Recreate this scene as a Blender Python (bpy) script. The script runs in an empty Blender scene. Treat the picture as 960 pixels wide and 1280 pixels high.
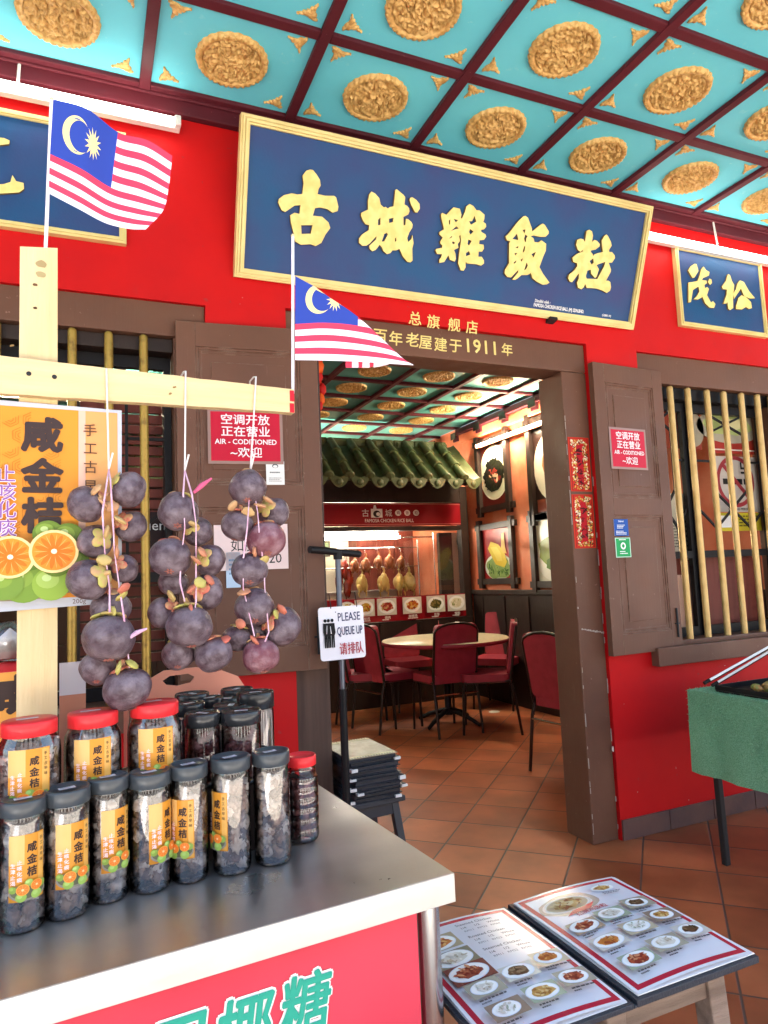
import bpy, bmesh, math, random
from mathutils import Vector, Matrix, noise
from mathutils.geometry import tessellate_polygon
V = Vector
rad = math.radians
random.seed(7)
SC = bpy.context.scene
COL = SC.collection

# ------------------------------------------------------------------ camera
YAW, PIT, ROL, FPX = 0.410597438, 0.0950417066, -0.0426343638, 861.566
CAM = V((0.0, -2.797, 1.32))
_f = V((math.sin(YAW)*math.cos(PIT), math.cos(YAW)*math.cos(PIT), math.sin(PIT)))
_r0 = V((math.cos(YAW), -math.sin(YAW), 0)); _u0 = _r0.cross(_f)
_r = _r0*math.cos(ROL) + _u0*math.sin(ROL)
_u = -_r0*math.sin(ROL) + _u0*math.cos(ROL)
cd = bpy.data.cameras.new('camera'); cam = bpy.data.objects.new('camera', cd); COL.objects.link(cam)
cam.matrix_world = Matrix(((_r.x, _u.x, -_f.x, CAM.x), (_r.y, _u.y, -_f.y, CAM.y), (_r.z, _u.z, -_f.z, CAM.z), (0, 0, 0, 1)))
cd.sensor_fit = 'VERTICAL'; cd.sensor_height = 36.0; cd.lens = 36.0*FPX/1280.0
cd.clip_start = 0.05; cd.clip_end = 400
SC.camera = cam

# ------------------------------------------------------------------ light
SUN_EL, SUN_AZ = rad(72), rad(24)          # azimuth measured from +y (behind the shop) towards +x
wd = bpy.data.worlds.new('World'); SC.world = wd; wd.use_nodes = True
nt = wd.node_tree; bg = nt.nodes['Background']
sky = nt.nodes.new('ShaderNodeTexSky'); sky.sky_type = 'NISHITA'; sky.sun_disc = False
sky.sun_elevation = SUN_EL; sky.sun_rotation = SUN_AZ; sky.dust_density = 2.0; sky.air_density = 1.0
nt.links.new(sky.outputs[0], bg.inputs[0]); bg.inputs[1].default_value = 0.10
sd = bpy.data.lights.new('sun', 'SUN'); sd.energy = 5.0; sd.angle = rad(0.5); sd.color = (1, .955, .89)
sun = bpy.data.objects.new('sun', sd); COL.objects.link(sun)
sdir = V((math.sin(SUN_AZ)*math.cos(SUN_EL), math.cos(SUN_AZ)*math.cos(SUN_EL), math.sin(SUN_EL)))
sun.rotation_euler = sdir.to_track_quat('Z', 'Y').to_euler(); sun.location = (0, 0, 12)
SC.view_settings.view_transform = 'Standard'; SC.view_settings.look = 'None'
SC.view_settings.exposure = 2.84; SC.view_settings.gamma = 1.0; SC.view_settings.use_curve_mapping = False
SC.render.engine = 'CYCLES'
cy = SC.cycles
cy.use_denoising = True; cy.max_bounces = 10; cy.diffuse_bounces = 6; cy.glossy_bounces = 5
cy.transmission_bounces = 4; cy.transparent_max_bounces = 40; cy.caustics_reflective = False; cy.caustics_refractive = False
cy.sample_clamp_indirect = 6.0

# ------------------------------------------------------------------ helpers
def ray(px, py): return (_f*FPX + _r*(px-480) - _u*(py-640)).normalized()
def at(px, py, x=None, y=None, z=None, s=None, pl=None):
    d = ray(px, py)
    if s is not None: t = s/d.dot(_f)
    elif x is not None: t = (x-CAM.x)/d.x
    elif y is not None: t = (y-CAM.y)/d.y
    elif z is not None: t = (z-CAM.z)/d.z
    else:
        o, n = pl; t = (o-CAM).dot(n)/d.dot(n)
    return CAM + d*t
def s2l(c): return c/12.92 if c <= .04045 else ((c+.055)/1.055)**2.4
def hexc(h): return tuple(s2l(int(h[i:i+2], 16)/255) for i in (0, 2, 4))

_MC = {}
def mat(name, c, rough=.6, metal=0, c2=None, nscale=8, nlo=.4, nhi=.62, bump=0, bscale=60, spec=.28, stretch=None, coat=0, emit=0, detail=6, rvar=0):
    m = bpy.data.materials.new(name); m.use_nodes = True
    t = m.node_tree; b = t.nodes['Principled BSDF']
    b.inputs['Base Color'].default_value = (*c, 1); b.inputs['Roughness'].default_value = rough
    b.inputs['Metallic'].default_value = metal; b.inputs['Specular IOR Level'].default_value = spec
    b.inputs['Coat Weight'].default_value = coat; b.inputs['Coat Roughness'].default_value = .12
    if emit:
        b.inputs['Emission Color'].default_value = (*c, 1); b.inputs['Emission Strength'].default_value = emit
    if c2 is not None or bump:
        tc = t.nodes.new('ShaderNodeTexCoord'); src = tc.outputs['Object']
        if stretch:
            mp = t.nodes.new('ShaderNodeMapping'); mp.inputs['Scale'].default_value = stretch
            t.links.new(src, mp.inputs[0]); src = mp.outputs[0]
    if c2 is not None:
        n = t.nodes.new('ShaderNodeTexNoise'); n.inputs['Scale'].default_value = nscale; n.inputs['Detail'].default_value = detail
        r = t.nodes.new('ShaderNodeValToRGB')
        r.color_ramp.elements[0].position = nlo; r.color_ramp.elements[0].color = (*c, 1)
        r.color_ramp.elements[1].position = nhi; r.color_ramp.elements[1].color = (*c2, 1)
        t.links.new(src, n.inputs['Vector']); t.links.new(n.outputs['Fac'], r.inputs[0]); t.links.new(r.outputs[0], b.inputs['Base Color'])
    if rvar:
        n3 = t.nodes.new('ShaderNodeTexNoise'); n3.inputs['Scale'].default_value = 5; n3.inputs['Detail'].default_value = 9; n3.inputs['Roughness'].default_value = .65
        m3 = t.nodes.new('ShaderNodeMapRange'); m3.inputs['From Min'].default_value = .35; m3.inputs['From Max'].default_value = .68; m3.inputs['To Min'].default_value = rough-rvar*.4; m3.inputs['To Max'].default_value = rough+rvar
        t.links.new(tc.outputs['Object'], n3.inputs['Vector']); t.links.new(n3.outputs['Fac'], m3.inputs['Value']); t.links.new(m3.outputs[0], b.inputs['Roughness'])
    if bump:
        n2 = t.nodes.new('ShaderNodeTexNoise'); n2.inputs['Scale'].default_value = bscale; n2.inputs['Detail'].default_value = 5
        bp = t.nodes.new('ShaderNodeBump'); bp.inputs['Strength'].default_value = bump; bp.inputs['Distance'].default_value = .01
        t.links.new(src, n2.inputs['Vector']); t.links.new(n2.outputs['Fac'], bp.inputs['Height']); t.links.new(bp.outputs[0], b.inputs['Normal'])
    return m
def ink(h, rough=.55):
    k = (h, rough)
    if k not in _MC: _MC[k] = mat('ink_'+h, hexc(h), rough, spec=.22)
    return _MC[k]

class MB:
    def __init__(s): s.v = []; s.f = []; s.m = []; s.sm = []; s.mats = []
    def slot(s, m):
        if m not in s.mats: s.mats.append(m)
        return s.mats.index(m)
    def add(s, vs, fs, m, smooth=False):
        o = len(s.v); k = s.slot(m)
        s.v += [V(p) for p in vs]
        for f in fs: s.f.append([i+o for i in f]); s.m.append(k); s.sm.append(smooth)
    def box(s, lo, hi, m, R=None):
        x0, y0, z0 = lo; x1, y1, z1 = hi
        vs = [V(p) for p in ((x0,y0,z0),(x1,y0,z0),(x1,y1,z0),(x0,y1,z0),(x0,y0,z1),(x1,y0,z1),(x1,y1,z1),(x0,y1,z1))]
        if R: vs = [R @ p for p in vs]
        s.add(vs, [(0,3,2,1),(4,5,6,7),(0,1,5,4),(1,2,6,5),(2,3,7,6),(3,0,4,7)], m)
    def bar(s, a, b, w, h, m, up=V((0,0,1))):
        a, b = V(a), V(b); d = (b-a).normalized(); x = d.cross(up).normalized(); y = x.cross(d)
        vs = [p + x*i*w/2 + y*j*h/2 for p in (a, b) for i, j in ((-1,-1),(1,-1),(1,1),(-1,1))]
        s.add(vs, [(3,2,1,0),(4,5,6,7),(0,1,5,4),(1,2,6,5),(2,3,7,6),(3,0,4,7)], m)
    def tube(s, pts, r, m, seg=8, closed=False, caps=True):
        pts = [V(p) for p in pts]; n = len(pts); rs = r if isinstance(r, (list, tuple)) else [r]*n
        vs = []; nrm = None
        for i, p in enumerate(pts):
            a = pts[i-1] if (i or closed) else pts[0]; b = pts[(i+1) % n] if (i < n-1 or closed) else pts[-1]
            d = (b-a).normalized()
            if nrm is None:
                nrm = d.orthogonal().normalized()
            else:
                nrm = (nrm - d*nrm.dot(d)).normalized()
            bn = d.cross(nrm)
            for k in range(seg):
                t = 2*math.pi*k/seg; vs.append(p + (nrm*math.cos(t)+bn*math.sin(t))*rs[i])
        fs = []
        for i in range(n if closed else n-1):
            j = (i+1) % n
            for k in range(seg):
                l = (k+1) % seg; fs.append((i*seg+k, i*seg+l, j*seg+l, j*seg+k))
        s.add(vs, fs, m, True)
        if caps and not closed:
            s.add(vs[:seg], [tuple(range(seg))[::-1]], m); s.add(vs[-seg:], [tuple(range(seg))], m)
    def lathe(s, prof, m, seg=28, o=(0,0,0), ax=None, smooth=True, mod=None):
        o = V(o); q = V((0,0,1)).rotation_difference(V(ax)) if ax is not None else None
        vs = []
        for (r, z) in prof:
            for k in range(seg):
                t = 2*math.pi*k/seg; rr = r*(mod(k, z) if mod else 1)
                p = V((rr*math.cos(t), rr*math.sin(t), z))
                vs.append(o + (q @ p if q else p))
        fs = []
        for i in range(len(prof)-1):
            for k in range(seg):
                l = (k+1) % seg; fs.append((i*seg+k, i*seg+l, (i+1)*seg+l, (i+1)*seg+k))
        s.add(vs, fs, m, smooth)
    def prism(s, outer, holes, F, h0, h1, m, mside=None):
        loops = [[V((p[0], p[1], 0)) for p in outer]] + [[V((p[0], p[1], 0)) for p in h] for h in holes]
        tri = tessellate_polygon(loops); flat = [p for l in loops for p in l]; n = len(flat)
        top = [F(p.x, p.y, h1) for p in flat]
        nrm = (F(1e-3,0,0)-F(0,0,0)).cross(F(0,1e-3,0)-F(0,0,0))
        def fix(t):
            a, b, c = (top[i] for i in t)
            return t if (b-a).cross(c-a).dot(nrm) > 0 else (t[0], t[2], t[1])
        tri = [fix(t) for t in tri]
        s.add(top, tri, m)
        if h1 != h0:
            bot = [F(p.x, p.y, h0) for p in flat]; s.add(bot, [tuple(reversed(t)) for t in tri], mside or m)
            off = 0
            for li, l in enumerate(loops):
                k = len(l); area = sum(l[i].x*l[(i+1) % k].y-l[(i+1) % k].x*l[i].y for i in range(k))
                ccw = (area > 0) == (li == 0)
                vs = top[off:off+k] + bot[off:off+k]
                fs = []
                for i in range(k):
                    j = (i+1) % k
                    fs.append((i, k+i, k+j, j) if ccw else (j, k+j, k+i, i))
                s.add(vs, fs, mside or m); off += k
    def ball(s, c, rx, ry, rz, m, n=8, R=None, amp=0, fr=3, seed=0):
        c = V(c); vs = []; fs = []; k2 = 2*n
        for i in range(n+1):
            th = math.pi*i/n
            for k in range(k2):
                ph = 2*math.pi*k/k2
                d = V((math.sin(th)*math.cos(ph), math.sin(th)*math.sin(ph), math.cos(th)))
                g = 1 + (amp*noise.noise(d*fr+V((seed*3.1, seed*1.7, seed))) if amp else 0)
                p = V((d.x*rx*g, d.y*ry*g, d.z*rz*g)); vs.append(c + (R @ p if R else p))
        for i in range(n):
            for k in range(k2):
                l = (k+1) % k2; fs.append((i*k2+k, (i+1)*k2+k, (i+1)*k2+l, i*k2+l))
        s.add(vs, fs, m, True)
    def build(s, name, parent=None, local=False, label=None, cat=None, group=None, kind=None, bevel=0, merge=False):
        me = bpy.data.meshes.new(name)
        vs = s.v; loc = V((0,0,0))
        if not local:
            if parent is not None:
                Wi = WM[parent.name].inverted(); vs = [Wi @ p for p in vs]
            else:
                lo = V([min(p[i] for p in vs) for i in range(3)]); hi = V([max(p[i] for p in vs) for i in range(3)])
                loc = V(((lo.x+hi.x)/2, (lo.y+hi.y)/2, lo.z)); vs = [p-loc for p in vs]
        me.from_pydata([tuple(p) for p in vs], [], s.f)
        for m in s.mats: me.materials.append(m)
        me.polygons.foreach_set('material_index', s.m); me.polygons.foreach_set('use_smooth', s.sm)
        if merge:
            bm = bmesh.new(); bm.from_mesh(me); bmesh.ops.remove_doubles(bm, verts=bm.verts, dist=1e-5); bm.to_mesh(me); bm.free()
        me.update()
        o = bpy.data.objects.new(name, me); COL.objects.link(o); o.location = loc
        if parent is not None: o.parent = parent; WM[o.name] = WM[parent.name].copy()
        else: WM[o.name] = Matrix.Translation(loc)
        if bevel:
            b = o.modifiers.new('bevel', 'BEVEL'); b.width = bevel; b.segments = 2; b.limit_method = 'ANGLE'; b.angle_limit = rad(40)
        tag(o, label, cat, group, kind)
        return o
WM = {}
def tag(o, label=None, cat=None, group=None, kind=None):
    if label: o['label'] = label
    if cat: o['category'] = cat
    if group: o['group'] = group
    if kind: o['kind'] = kind
    return o
def thing(name, label, cat, loc=(0,0,0), rz=0, group=None, R=None):
    o = bpy.data.objects.new(name, None); COL.objects.link(o); o.empty_display_size = .05
    o.location = loc; o.rotation_euler = R.to_euler() if R else (0, 0, rz)
    WM[o.name] = Matrix.Translation(V(loc)) @ (R.to_4x4() if R else Matrix.Rotation(rz, 4, 'Z'))
    return tag(o, label, cat, group)
def copy_tree(o, label, loc, rot=None, rz=None, scale=None):
    def rec(a, par):
        c = a.copy(); COL.objects.link(c)
        if par is not None: c.parent = par
        for ch in [x for x in a.children]: rec(ch, c)
        return c
    c = rec(o, None); c['label'] = label; c.location = loc
    if rot is not None: c.rotation_euler = rot
    if rz is not None: c.rotation_euler = (0, 0, rz)
    if scale is not None: c.scale = scale
    return c

_TC = {}
def text2d(body, off=0, res=2):
    k = (body, off, res)
    if k not in _TC:
        c = bpy.data.curves.new('t', 'FONT'); c.body = body; c.size = 1; c.offset = off; c.resolution_u = res; c.fill_mode = 'FRONT'
        o = bpy.data.objects.new('t', c); COL.objects.link(o)
        me = bpy.data.meshes.new_from_object(o.evaluated_get(bpy.context.evaluated_depsgraph_get()))
        vs = [(v.co.x, v.co.y) for v in me.vertices]; fs = [tuple(p.vertices) for p in me.polygons]
        bpy.data.objects.remove(o); bpy.data.curves.remove(c); bpy.data.meshes.remove(me)
        fs2 = []
        for f in fs:
            a = sum(vs[f[i]][0]*vs[f[(i+1) % len(f)]][1]-vs[f[(i+1) % len(f)]][0]*vs[f[i]][1] for i in range(len(f)))
            fs2.append(f if a > 0 else f[::-1])
        _TC[k] = (vs, fs2)
    return _TC[k]

class Sheet:
    """flat (or curved) printed sheet: F(x, y, height) -> 3D; every layer of ink lies a little above the last"""
    def __init__(s, mb, F, step=.0005, h=.0): s.mb, s.F, s.h, s.step = mb, F, h, step
    def up(s): s.h += s.step
    def rect(s, x0, y0, x1, y1, m, n=1):
        s.up(); vs = []; fs = []
        for i in range(n+1):
            x = x0+(x1-x0)*i/n; vs += [s.F(x, y0, s.h), s.F(x, y1, s.h)]
        for i in range(n): fs.append((2*i, 2*i+2, 2*i+3, 2*i+1))
        s.mb.add(vs, fs, m)
    def disc(s, x, y, rx, ry, m, n=20, rot=0, wob=0, seed=0, a0=0, a1=2*math.pi):
        s.up(); vs = [s.F(x, y, s.h)]
        full = abs(a1-a0-2*math.pi) < 1e-6; k = n if full else n+1
        for i in range(k):
            t = a0+(a1-a0)*i/n; g = 1+wob*noise.noise(V((math.cos(t)*1.7+seed*5.3, math.sin(t)*1.7, seed)))
            a, b = rx*g*math.cos(t), ry*g*math.sin(t)
            vs.append(s.F(x+a*math.cos(rot)-b*math.sin(rot), y+a*math.sin(rot)+b*math.cos(rot), s.h))
        s.mb.add(vs, [(0, 1+i, 1+(i+1) % k) for i in range(n)], m)
    def poly(s, pts, m):
        s.up(); s.mb.prism(pts, [], s.F, s.h, s.h, m)
    def text(s, body, x, y, size, m, off=0, ax='C', sx=1.0, shear=0, res=2, ay='M', vertical=False, lead=1.15, rot=0, _b=False):
        s.up()
        if vertical:
            for i, ch in enumerate(body):
                s.h -= s.step; s.text(ch, x, y-i*size*lead, size, m, off, 'C', sx, shear, res)
            return
        vs, fs = text2d(body, 0, res)
        if not vs: return
        if off > 0 and not _b:
            k = 6 if off < .03 else 9; h0 = s.h
            for i in range(k):
                a = 6.2832*i/k; s.h = h0-s.step+max(s.step*.22, 3e-5)*i
                s.text(body, x+off*size*math.cos(a), y+off*size*math.sin(a), size, m, 0, ax, sx, shear, res, ay, False, lead, rot, True)
            return
        x0 = min(v[0] for v in vs); x1 = max(v[0] for v in vs); y0 = min(v[1] for v in vs); y1 = max(v[1] for v in vs)
        cx = (x0+x1)/2 if ax == 'C' else (x0 if ax == 'L' else x1); cyy = (y0+y1)/2 if ay == 'M' else 0
        ca, sa = math.cos(rot), math.sin(rot); pts = []
        for a, b in vs:
            p = ((a-cx)+shear*(b-cyy))*size*sx; q = (b-cyy)*size
            pts.append(s.F(x+p*ca-q*sa, y+p*sa+q*ca, s.h))
        s.mb.add(pts, fs, m)
    def lines(s, x, y, w, h, n, m, frac=.45, seed=0):
        rn = random.Random(seed); s.up(); s.h -= s.step
        for i in range(n):
            yy = y-h*i/n; ww = w*rn.uniform(.55, 1); xx = x
            while xx < x+ww:
                l = rn.uniform(.06, .16)*w; l = min(l, x+ww-xx)
                s.h -= s.step if (i or xx > x) else 0
                s.rect(xx, yy-h/n*frac, xx+l, yy, m); xx += l+w*.025
    def dish(s, x, y, r, cols, seed=0, ry=None, n=16, plate='f0eee8', rim='d9dce4'):
        ry = ry or r; rn = random.Random(seed)
        s.disc(x, y, r, ry, ink(rim), 28); s.disc(x, y, r*.93, ry*.93, ink(plate), 28)
        s.disc(x, y, r*.66, ry*.62, ink(cols[0]), 16, 0, .35, seed)
        for lay in range(6):
            for j in range(max(4, n//4)):
                a = rn.uniform(0, 6.28); d = math.sqrt(rn.random())*.60
                if j: s.h -= s.step*.9
                s.disc(x+r*d*math.cos(a), y+ry*d*math.sin(a), r*rn.uniform(.08, .22), ry*rn.uniform(.06, .17), ink(rn.choice(cols)), 7, rn.uniform(0, 3), .5, seed+lay*10+j)
def frame(o, ex, ey):
    o, ex, ey = V(o), V(ex).normalized(), V(ey).normalized(); n = ex.cross(ey)
    return lambda x, y, h=0: o+ex*x+ey*y+n*h
def xz(x, y, z): return frame((x, y, z), (1,0,0), (0,0,1))   # faces -y
def wrap(g, r, phi0, z0, dx=.003, o=(0,0,0)):
    """bend a flat sheet (x, y, height) drawn in g round a cylinder, slicing its faces so that they follow the curve"""
    bmx = bmesh.new(); vv = [bmx.verts.new(p) for p in g.v]
    for f, mi in zip(g.f, g.m):
        try: fc = bmx.faces.new([vv[i] for i in f]); fc.material_index = mi
        except ValueError: pass
    x0 = min(p.x for p in g.v); x1 = max(p.x for p in g.v); x = x0+dx
    while x < x1:
        bmesh.ops.bisect_plane(bmx, geom=bmx.verts[:]+bmx.edges[:]+bmx.faces[:], plane_co=(x,0,0), plane_no=(1,0,0), dist=1e-7); x += dx
    bmx.verts.index_update(); F = cylmap(r, phi0, z0, o)
    n = MB(); n.mats = g.mats[:]; n.v = [F(p.co.x, p.co.y, p.co.z) for p in bmx.verts]
    for f in bmx.faces: n.f.append([q.index for q in f.verts]); n.m.append(f.material_index); n.sm.append(False)
    bmx.free(); return n
DRY3 = None
FLAT = lambda x, y, h=0: V((x,y,h))
def cylmap(r, phi0, z0, o=(0,0,0)):
    o = V(o)
    return lambda x, y, h=0: o+V(((r+h)*math.cos(phi0+x/r), (r+h)*math.sin(phi0+x/r), z0+y))

# ------------------------------------------------------------------ materials
RED = mat('red_wall_paint', (.60,.006,.006), .5, spec=.15, c2=(.50,.005,.008), nscale=2.2, bump=.12, bscale=35)
REDLOW = RED
BROWN = mat('brown_gloss_paint', (.125,.052,.032), .42, c2=(.100,.042,.027), nscale=3, spec=.22, bump=.10, bscale=28, stretch=(1,1,.25))
BROWNW = mat('worn_brown_wood', (.14,.080,.058), .55, spec=.2, c2=(.055,.032,.027), nscale=5, nlo=.35, nhi=.65, bump=.35, bscale=40, stretch=(3,3,.12))
CHIP = mat('bare_chipped_plaster', (.42,.36,.32), .8)
BLACK = mat('black_iron_paint', (.010,.009,.010), .45, spec=.2)
BLACKM = mat('black_matt', (.02,.02,.022), .55)
GOLD = mat('gold_gloss_paint', (.62,.41,.16), .34, metal=.3, c2=(.54,.34,.12), nscale=14)
GOLDOLD = mat('dull_gold_paint', (.42,.26,.055), .34, metal=.45, c2=(.24,.14,.035), nscale=30, nlo=.5, nhi=.7)
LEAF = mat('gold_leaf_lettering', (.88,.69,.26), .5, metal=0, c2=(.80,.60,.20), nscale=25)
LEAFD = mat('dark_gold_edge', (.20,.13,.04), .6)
SIGNBLUE = mat('blue_sign_board', (.016,.080,.205), .42, spec=.18, c2=(.040,.055,.17), nscale=3.5, nlo=.35, nhi=.7, bump=.08, bscale=90)
SIGNFR = mat('gilded_frame', (.76,.63,.28), .4, metal=.15, c2=(.70,.56,.23), nscale=9)
TURQ = mat('turquoise_ceiling_paint', (.13,.60,.66), .5, spec=.15, c2=(.115,.56,.63), nscale=3)
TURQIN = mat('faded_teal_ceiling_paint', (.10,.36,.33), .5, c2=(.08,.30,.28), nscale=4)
MAROON = mat('maroon_beam_paint', (.11,.014,.022), .38, c2=(.075,.012,.018), nscale=6, bump=.1)
MEDAL = mat('antique_gold_relief', (.70,.45,.16), .46, metal=.1, c2=(.52,.30,.09), nscale=55, nlo=.42, nhi=.6)
TUBE = mat('lit_fluorescent_tube', (1,.97,.88), .4, emit=2.4)
TUBEIN = mat('lit_warm_tube', (1,.86,.60), .4, emit=46)
WHITEM = mat('white_metal', (.75,.74,.70), .4)
STEEL = mat('brushed_steel', (.60,.575,.55), .33, metal=.92, c2=(.52,.495,.47), nscale=2.5, nlo=.35, nhi=.7, bump=.015, bscale=50, stretch=(.5,3,3), detail=9, rvar=.16)
STEELB = mat('bright_steel', (.54,.53,.515), .34, metal=.9, c2=(.50,.49,.475), nscale=7, nlo=.35, nhi=.7, bump=.06, bscale=18)
CHROME = mat('chrome', (.6,.58,.55), .2, metal=1)
PINE = mat('raw_pine_board', (.72,.55,.30), .65, c2=(.62,.45,.22), nscale=4, nlo=.35, nhi=.7, bump=.2, bscale=30, stretch=(9,9,.6))
PINEX = mat('raw_pine_board_lying', (.72,.55,.30), .65, c2=(.62,.45,.22), nscale=4, nlo=.35, nhi=.7, bump=.2, bscale=30, stretch=(.6,9,9))
OLDW = mat('weathered_stool_wood', (.26,.19,.145), .7, c2=(.17,.12,.09), nscale=5, nlo=.35, nhi=.65, bump=.35, bscale=35, stretch=(.8,8,8))
PLRED = mat('red_plastic', (.72,.03,.035), .32)
PLBLK = mat('black_plastic', (.022,.024,.027), .22, spec=.5)
PLBLKR = mat('ribbed_black_plastic', (.045,.052,.058), .30, spec=.5)
PEACH = mat('salmon_plastic', (.72,.27,.17), .35)
ORANGEW = mat('orange_limewash', (.62,.145,.062), .7, c2=(.70,.27,.155), nscale=3.2, nlo=.36, nhi=.7, bump=.2, bscale=12)
DARKW = mat('dark_stained_wood', (.035,.020,.015), .45, c2=(.025,.014,.011), nscale=5, bump=.15, stretch=(1,1,.2))
REDWOOD = mat('red_brown_boards', (.20,.045,.03), .5, c2=(.14,.03,.02), nscale=6, stretch=(4,4,.3))
TILEG = mat('green_glazed_tile', (.055,.070,.026), .48, c2=(.100,.112,.050), nscale=9, nlo=.35, nhi=.7, coat=.05, bump=.2, bscale=30)
VINYL = mat('maroon_vinyl', (.33,.032,.052), .45, c2=(.27,.026,.042), nscale=12, bump=.1, bscale=120)
CFRAME = mat('bronze_chair_tube', (.035,.026,.022), .28, metal=.6)
CREAM = mat('cream_table_top', (.62,.52,.36), .3, c2=(.55,.45,.30), nscale=20)
SKIRT = mat('skirting_tile', (.135,.07,.06), .45, c2=(.09,.05,.05), nscale=6, bump=.1)
PAPER = mat('white_paper', (.80,.78,.76), .5)
PAPERP = mat('pink_paper', (.78,.60,.58), .6)
CORD = mat('white_cord', (.75,.70,.66), .7)
PINKS = mat('pink_raffia', (.62,.34,.46), .6, c2=(.72,.50,.58), nscale=60)
FOLDER = mat('black_leatherette', (.028,.032,.042), .38, bump=.2, bscale=200)
KHAKI = mat('tan_leatherette', (.40,.33,.22), .5, c2=(.30,.24,.15), nscale=30)
WHITEWALL = mat('white_plaster', (.84,.79,.70), .8)
CREAMW = mat('cream_wall', (.60,.53,.42), .7)

def mat_worn(name, c, c2, scuff, sc=(1,1,.25), rough=.42, spec=.22, blot=2.0, scs=30, lo=.66, hi=.74, spots=0, bump=.15, edge=0):
    """old gloss paint: blotchy colour, long scuffs that show the layer below, small chips, uneven gloss"""
    m = bpy.data.materials.new(name); m.use_nodes = True
    t = m.node_tree; b = t.nodes['Principled BSDF']; N = t.nodes.new; L = t.links.new
    tc = N('ShaderNodeNewGeometry').outputs['Position']
    def nz(scale, det, stretch=None, rgh=.6):
        n = N('ShaderNodeTexNoise'); n.inputs['Scale'].default_value = scale; n.inputs['Detail'].default_value = det; n.inputs['Roughness'].default_value = rgh
        if stretch:
            mp = N('ShaderNodeMapping'); mp.inputs['Scale'].default_value = stretch; L(tc, mp.inputs[0]); L(mp.outputs[0], n.inputs['Vector'])
        else: L(tc, n.inputs['Vector'])
        return n.outputs['Fac']
    def mr(v, a, bb, x=0, y=1):
        r = N('ShaderNodeMapRange'); r.inputs['From Min'].default_value = a; r.inputs['From Max'].default_value = bb; r.inputs['To Min'].default_value = x; r.inputs['To Max'].default_value = y; L(v, r.inputs['Value']); return r.outputs[0]
    def mix(f, A, B):
        x = N('ShaderNodeMix'); x.data_type = 'RGBA'; L(f, x.inputs['Factor'])
        for k, q in (('A', A), ('B', B)):
            if isinstance(q, tuple): x.inputs[k].default_value = (*q, 1)
            else: L(q, x.inputs[k])
        return x.outputs['Result']
    col = mix(mr(nz(blot, 8), .32, .68), c, c2)
    f = nz(scs, 6, sc, .7); col = mix(mr(f, lo, hi, 0, .75), col, scuff)
    if spots: col = mix(mr(nz(spots, 3), .70, .73, 0, .8), col, scuff)
    if edge:                                   # paint worn off the arrises, in patches
        bv = N('ShaderNodeBevel'); bv.samples = 4; bv.inputs['Radius'].default_value = .007
        dt = N('ShaderNodeVectorMath'); dt.operation = 'DOT_PRODUCT'; L(bv.outputs[0], dt.inputs[0]); L(N('ShaderNodeNewGeometry').outputs['Normal'], dt.inputs[1])
        mu = N('ShaderNodeMath'); mu.operation = 'MULTIPLY'; L(mr(dt.outputs['Value'], .97, .86), mu.inputs[0]); L(mr(nz(16, 6), .46, .60), mu.inputs[1])
        ml = N('ShaderNodeMath'); ml.operation = 'MULTIPLY'; L(mu.outputs[0], ml.inputs[0]); ml.inputs[1].default_value = edge
        col = mix(ml.outputs[0], col, (.30,.20,.15))
    L(col, b.inputs['Base Color']); L(mr(nz(blot*3, 6), .3, .7, rough-.08, rough+.16), b.inputs['Roughness']); b.inputs['Specular IOR Level'].default_value = spec
    bp = N('ShaderNodeBump'); bp.inputs['Strength'].default_value = bump; bp.inputs['Distance'].default_value = .006; L(f, bp.inputs['Height']); L(bp.outputs[0], b.inputs['Normal'])
    return m
BROWN = mat_worn('brown_gloss_paint', (.165,.074,.046), (.118,.053,.034), (.26,.15,.11), sc=(2.2,2.2,.10), spots=38, edge=.8)
RED = mat_worn('red_wall_paint', (.60,.007,.007), (.47,.006,.009), (.40,.030,.030), sc=(1,1,.45), rough=.5, spec=.16, blot=1.3, scs=9, lo=.63, hi=.80, spots=26, bump=.10)
TURQ = mat_worn('turquoise_ceiling_paint', (.15,.61,.71), (.125,.55,.66), (.24,.64,.70), sc=(1,1,1), rough=.55, spec=.15, blot=1.6, scs=14, lo=.62, hi=.74, spots=44, bump=.06)
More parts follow.
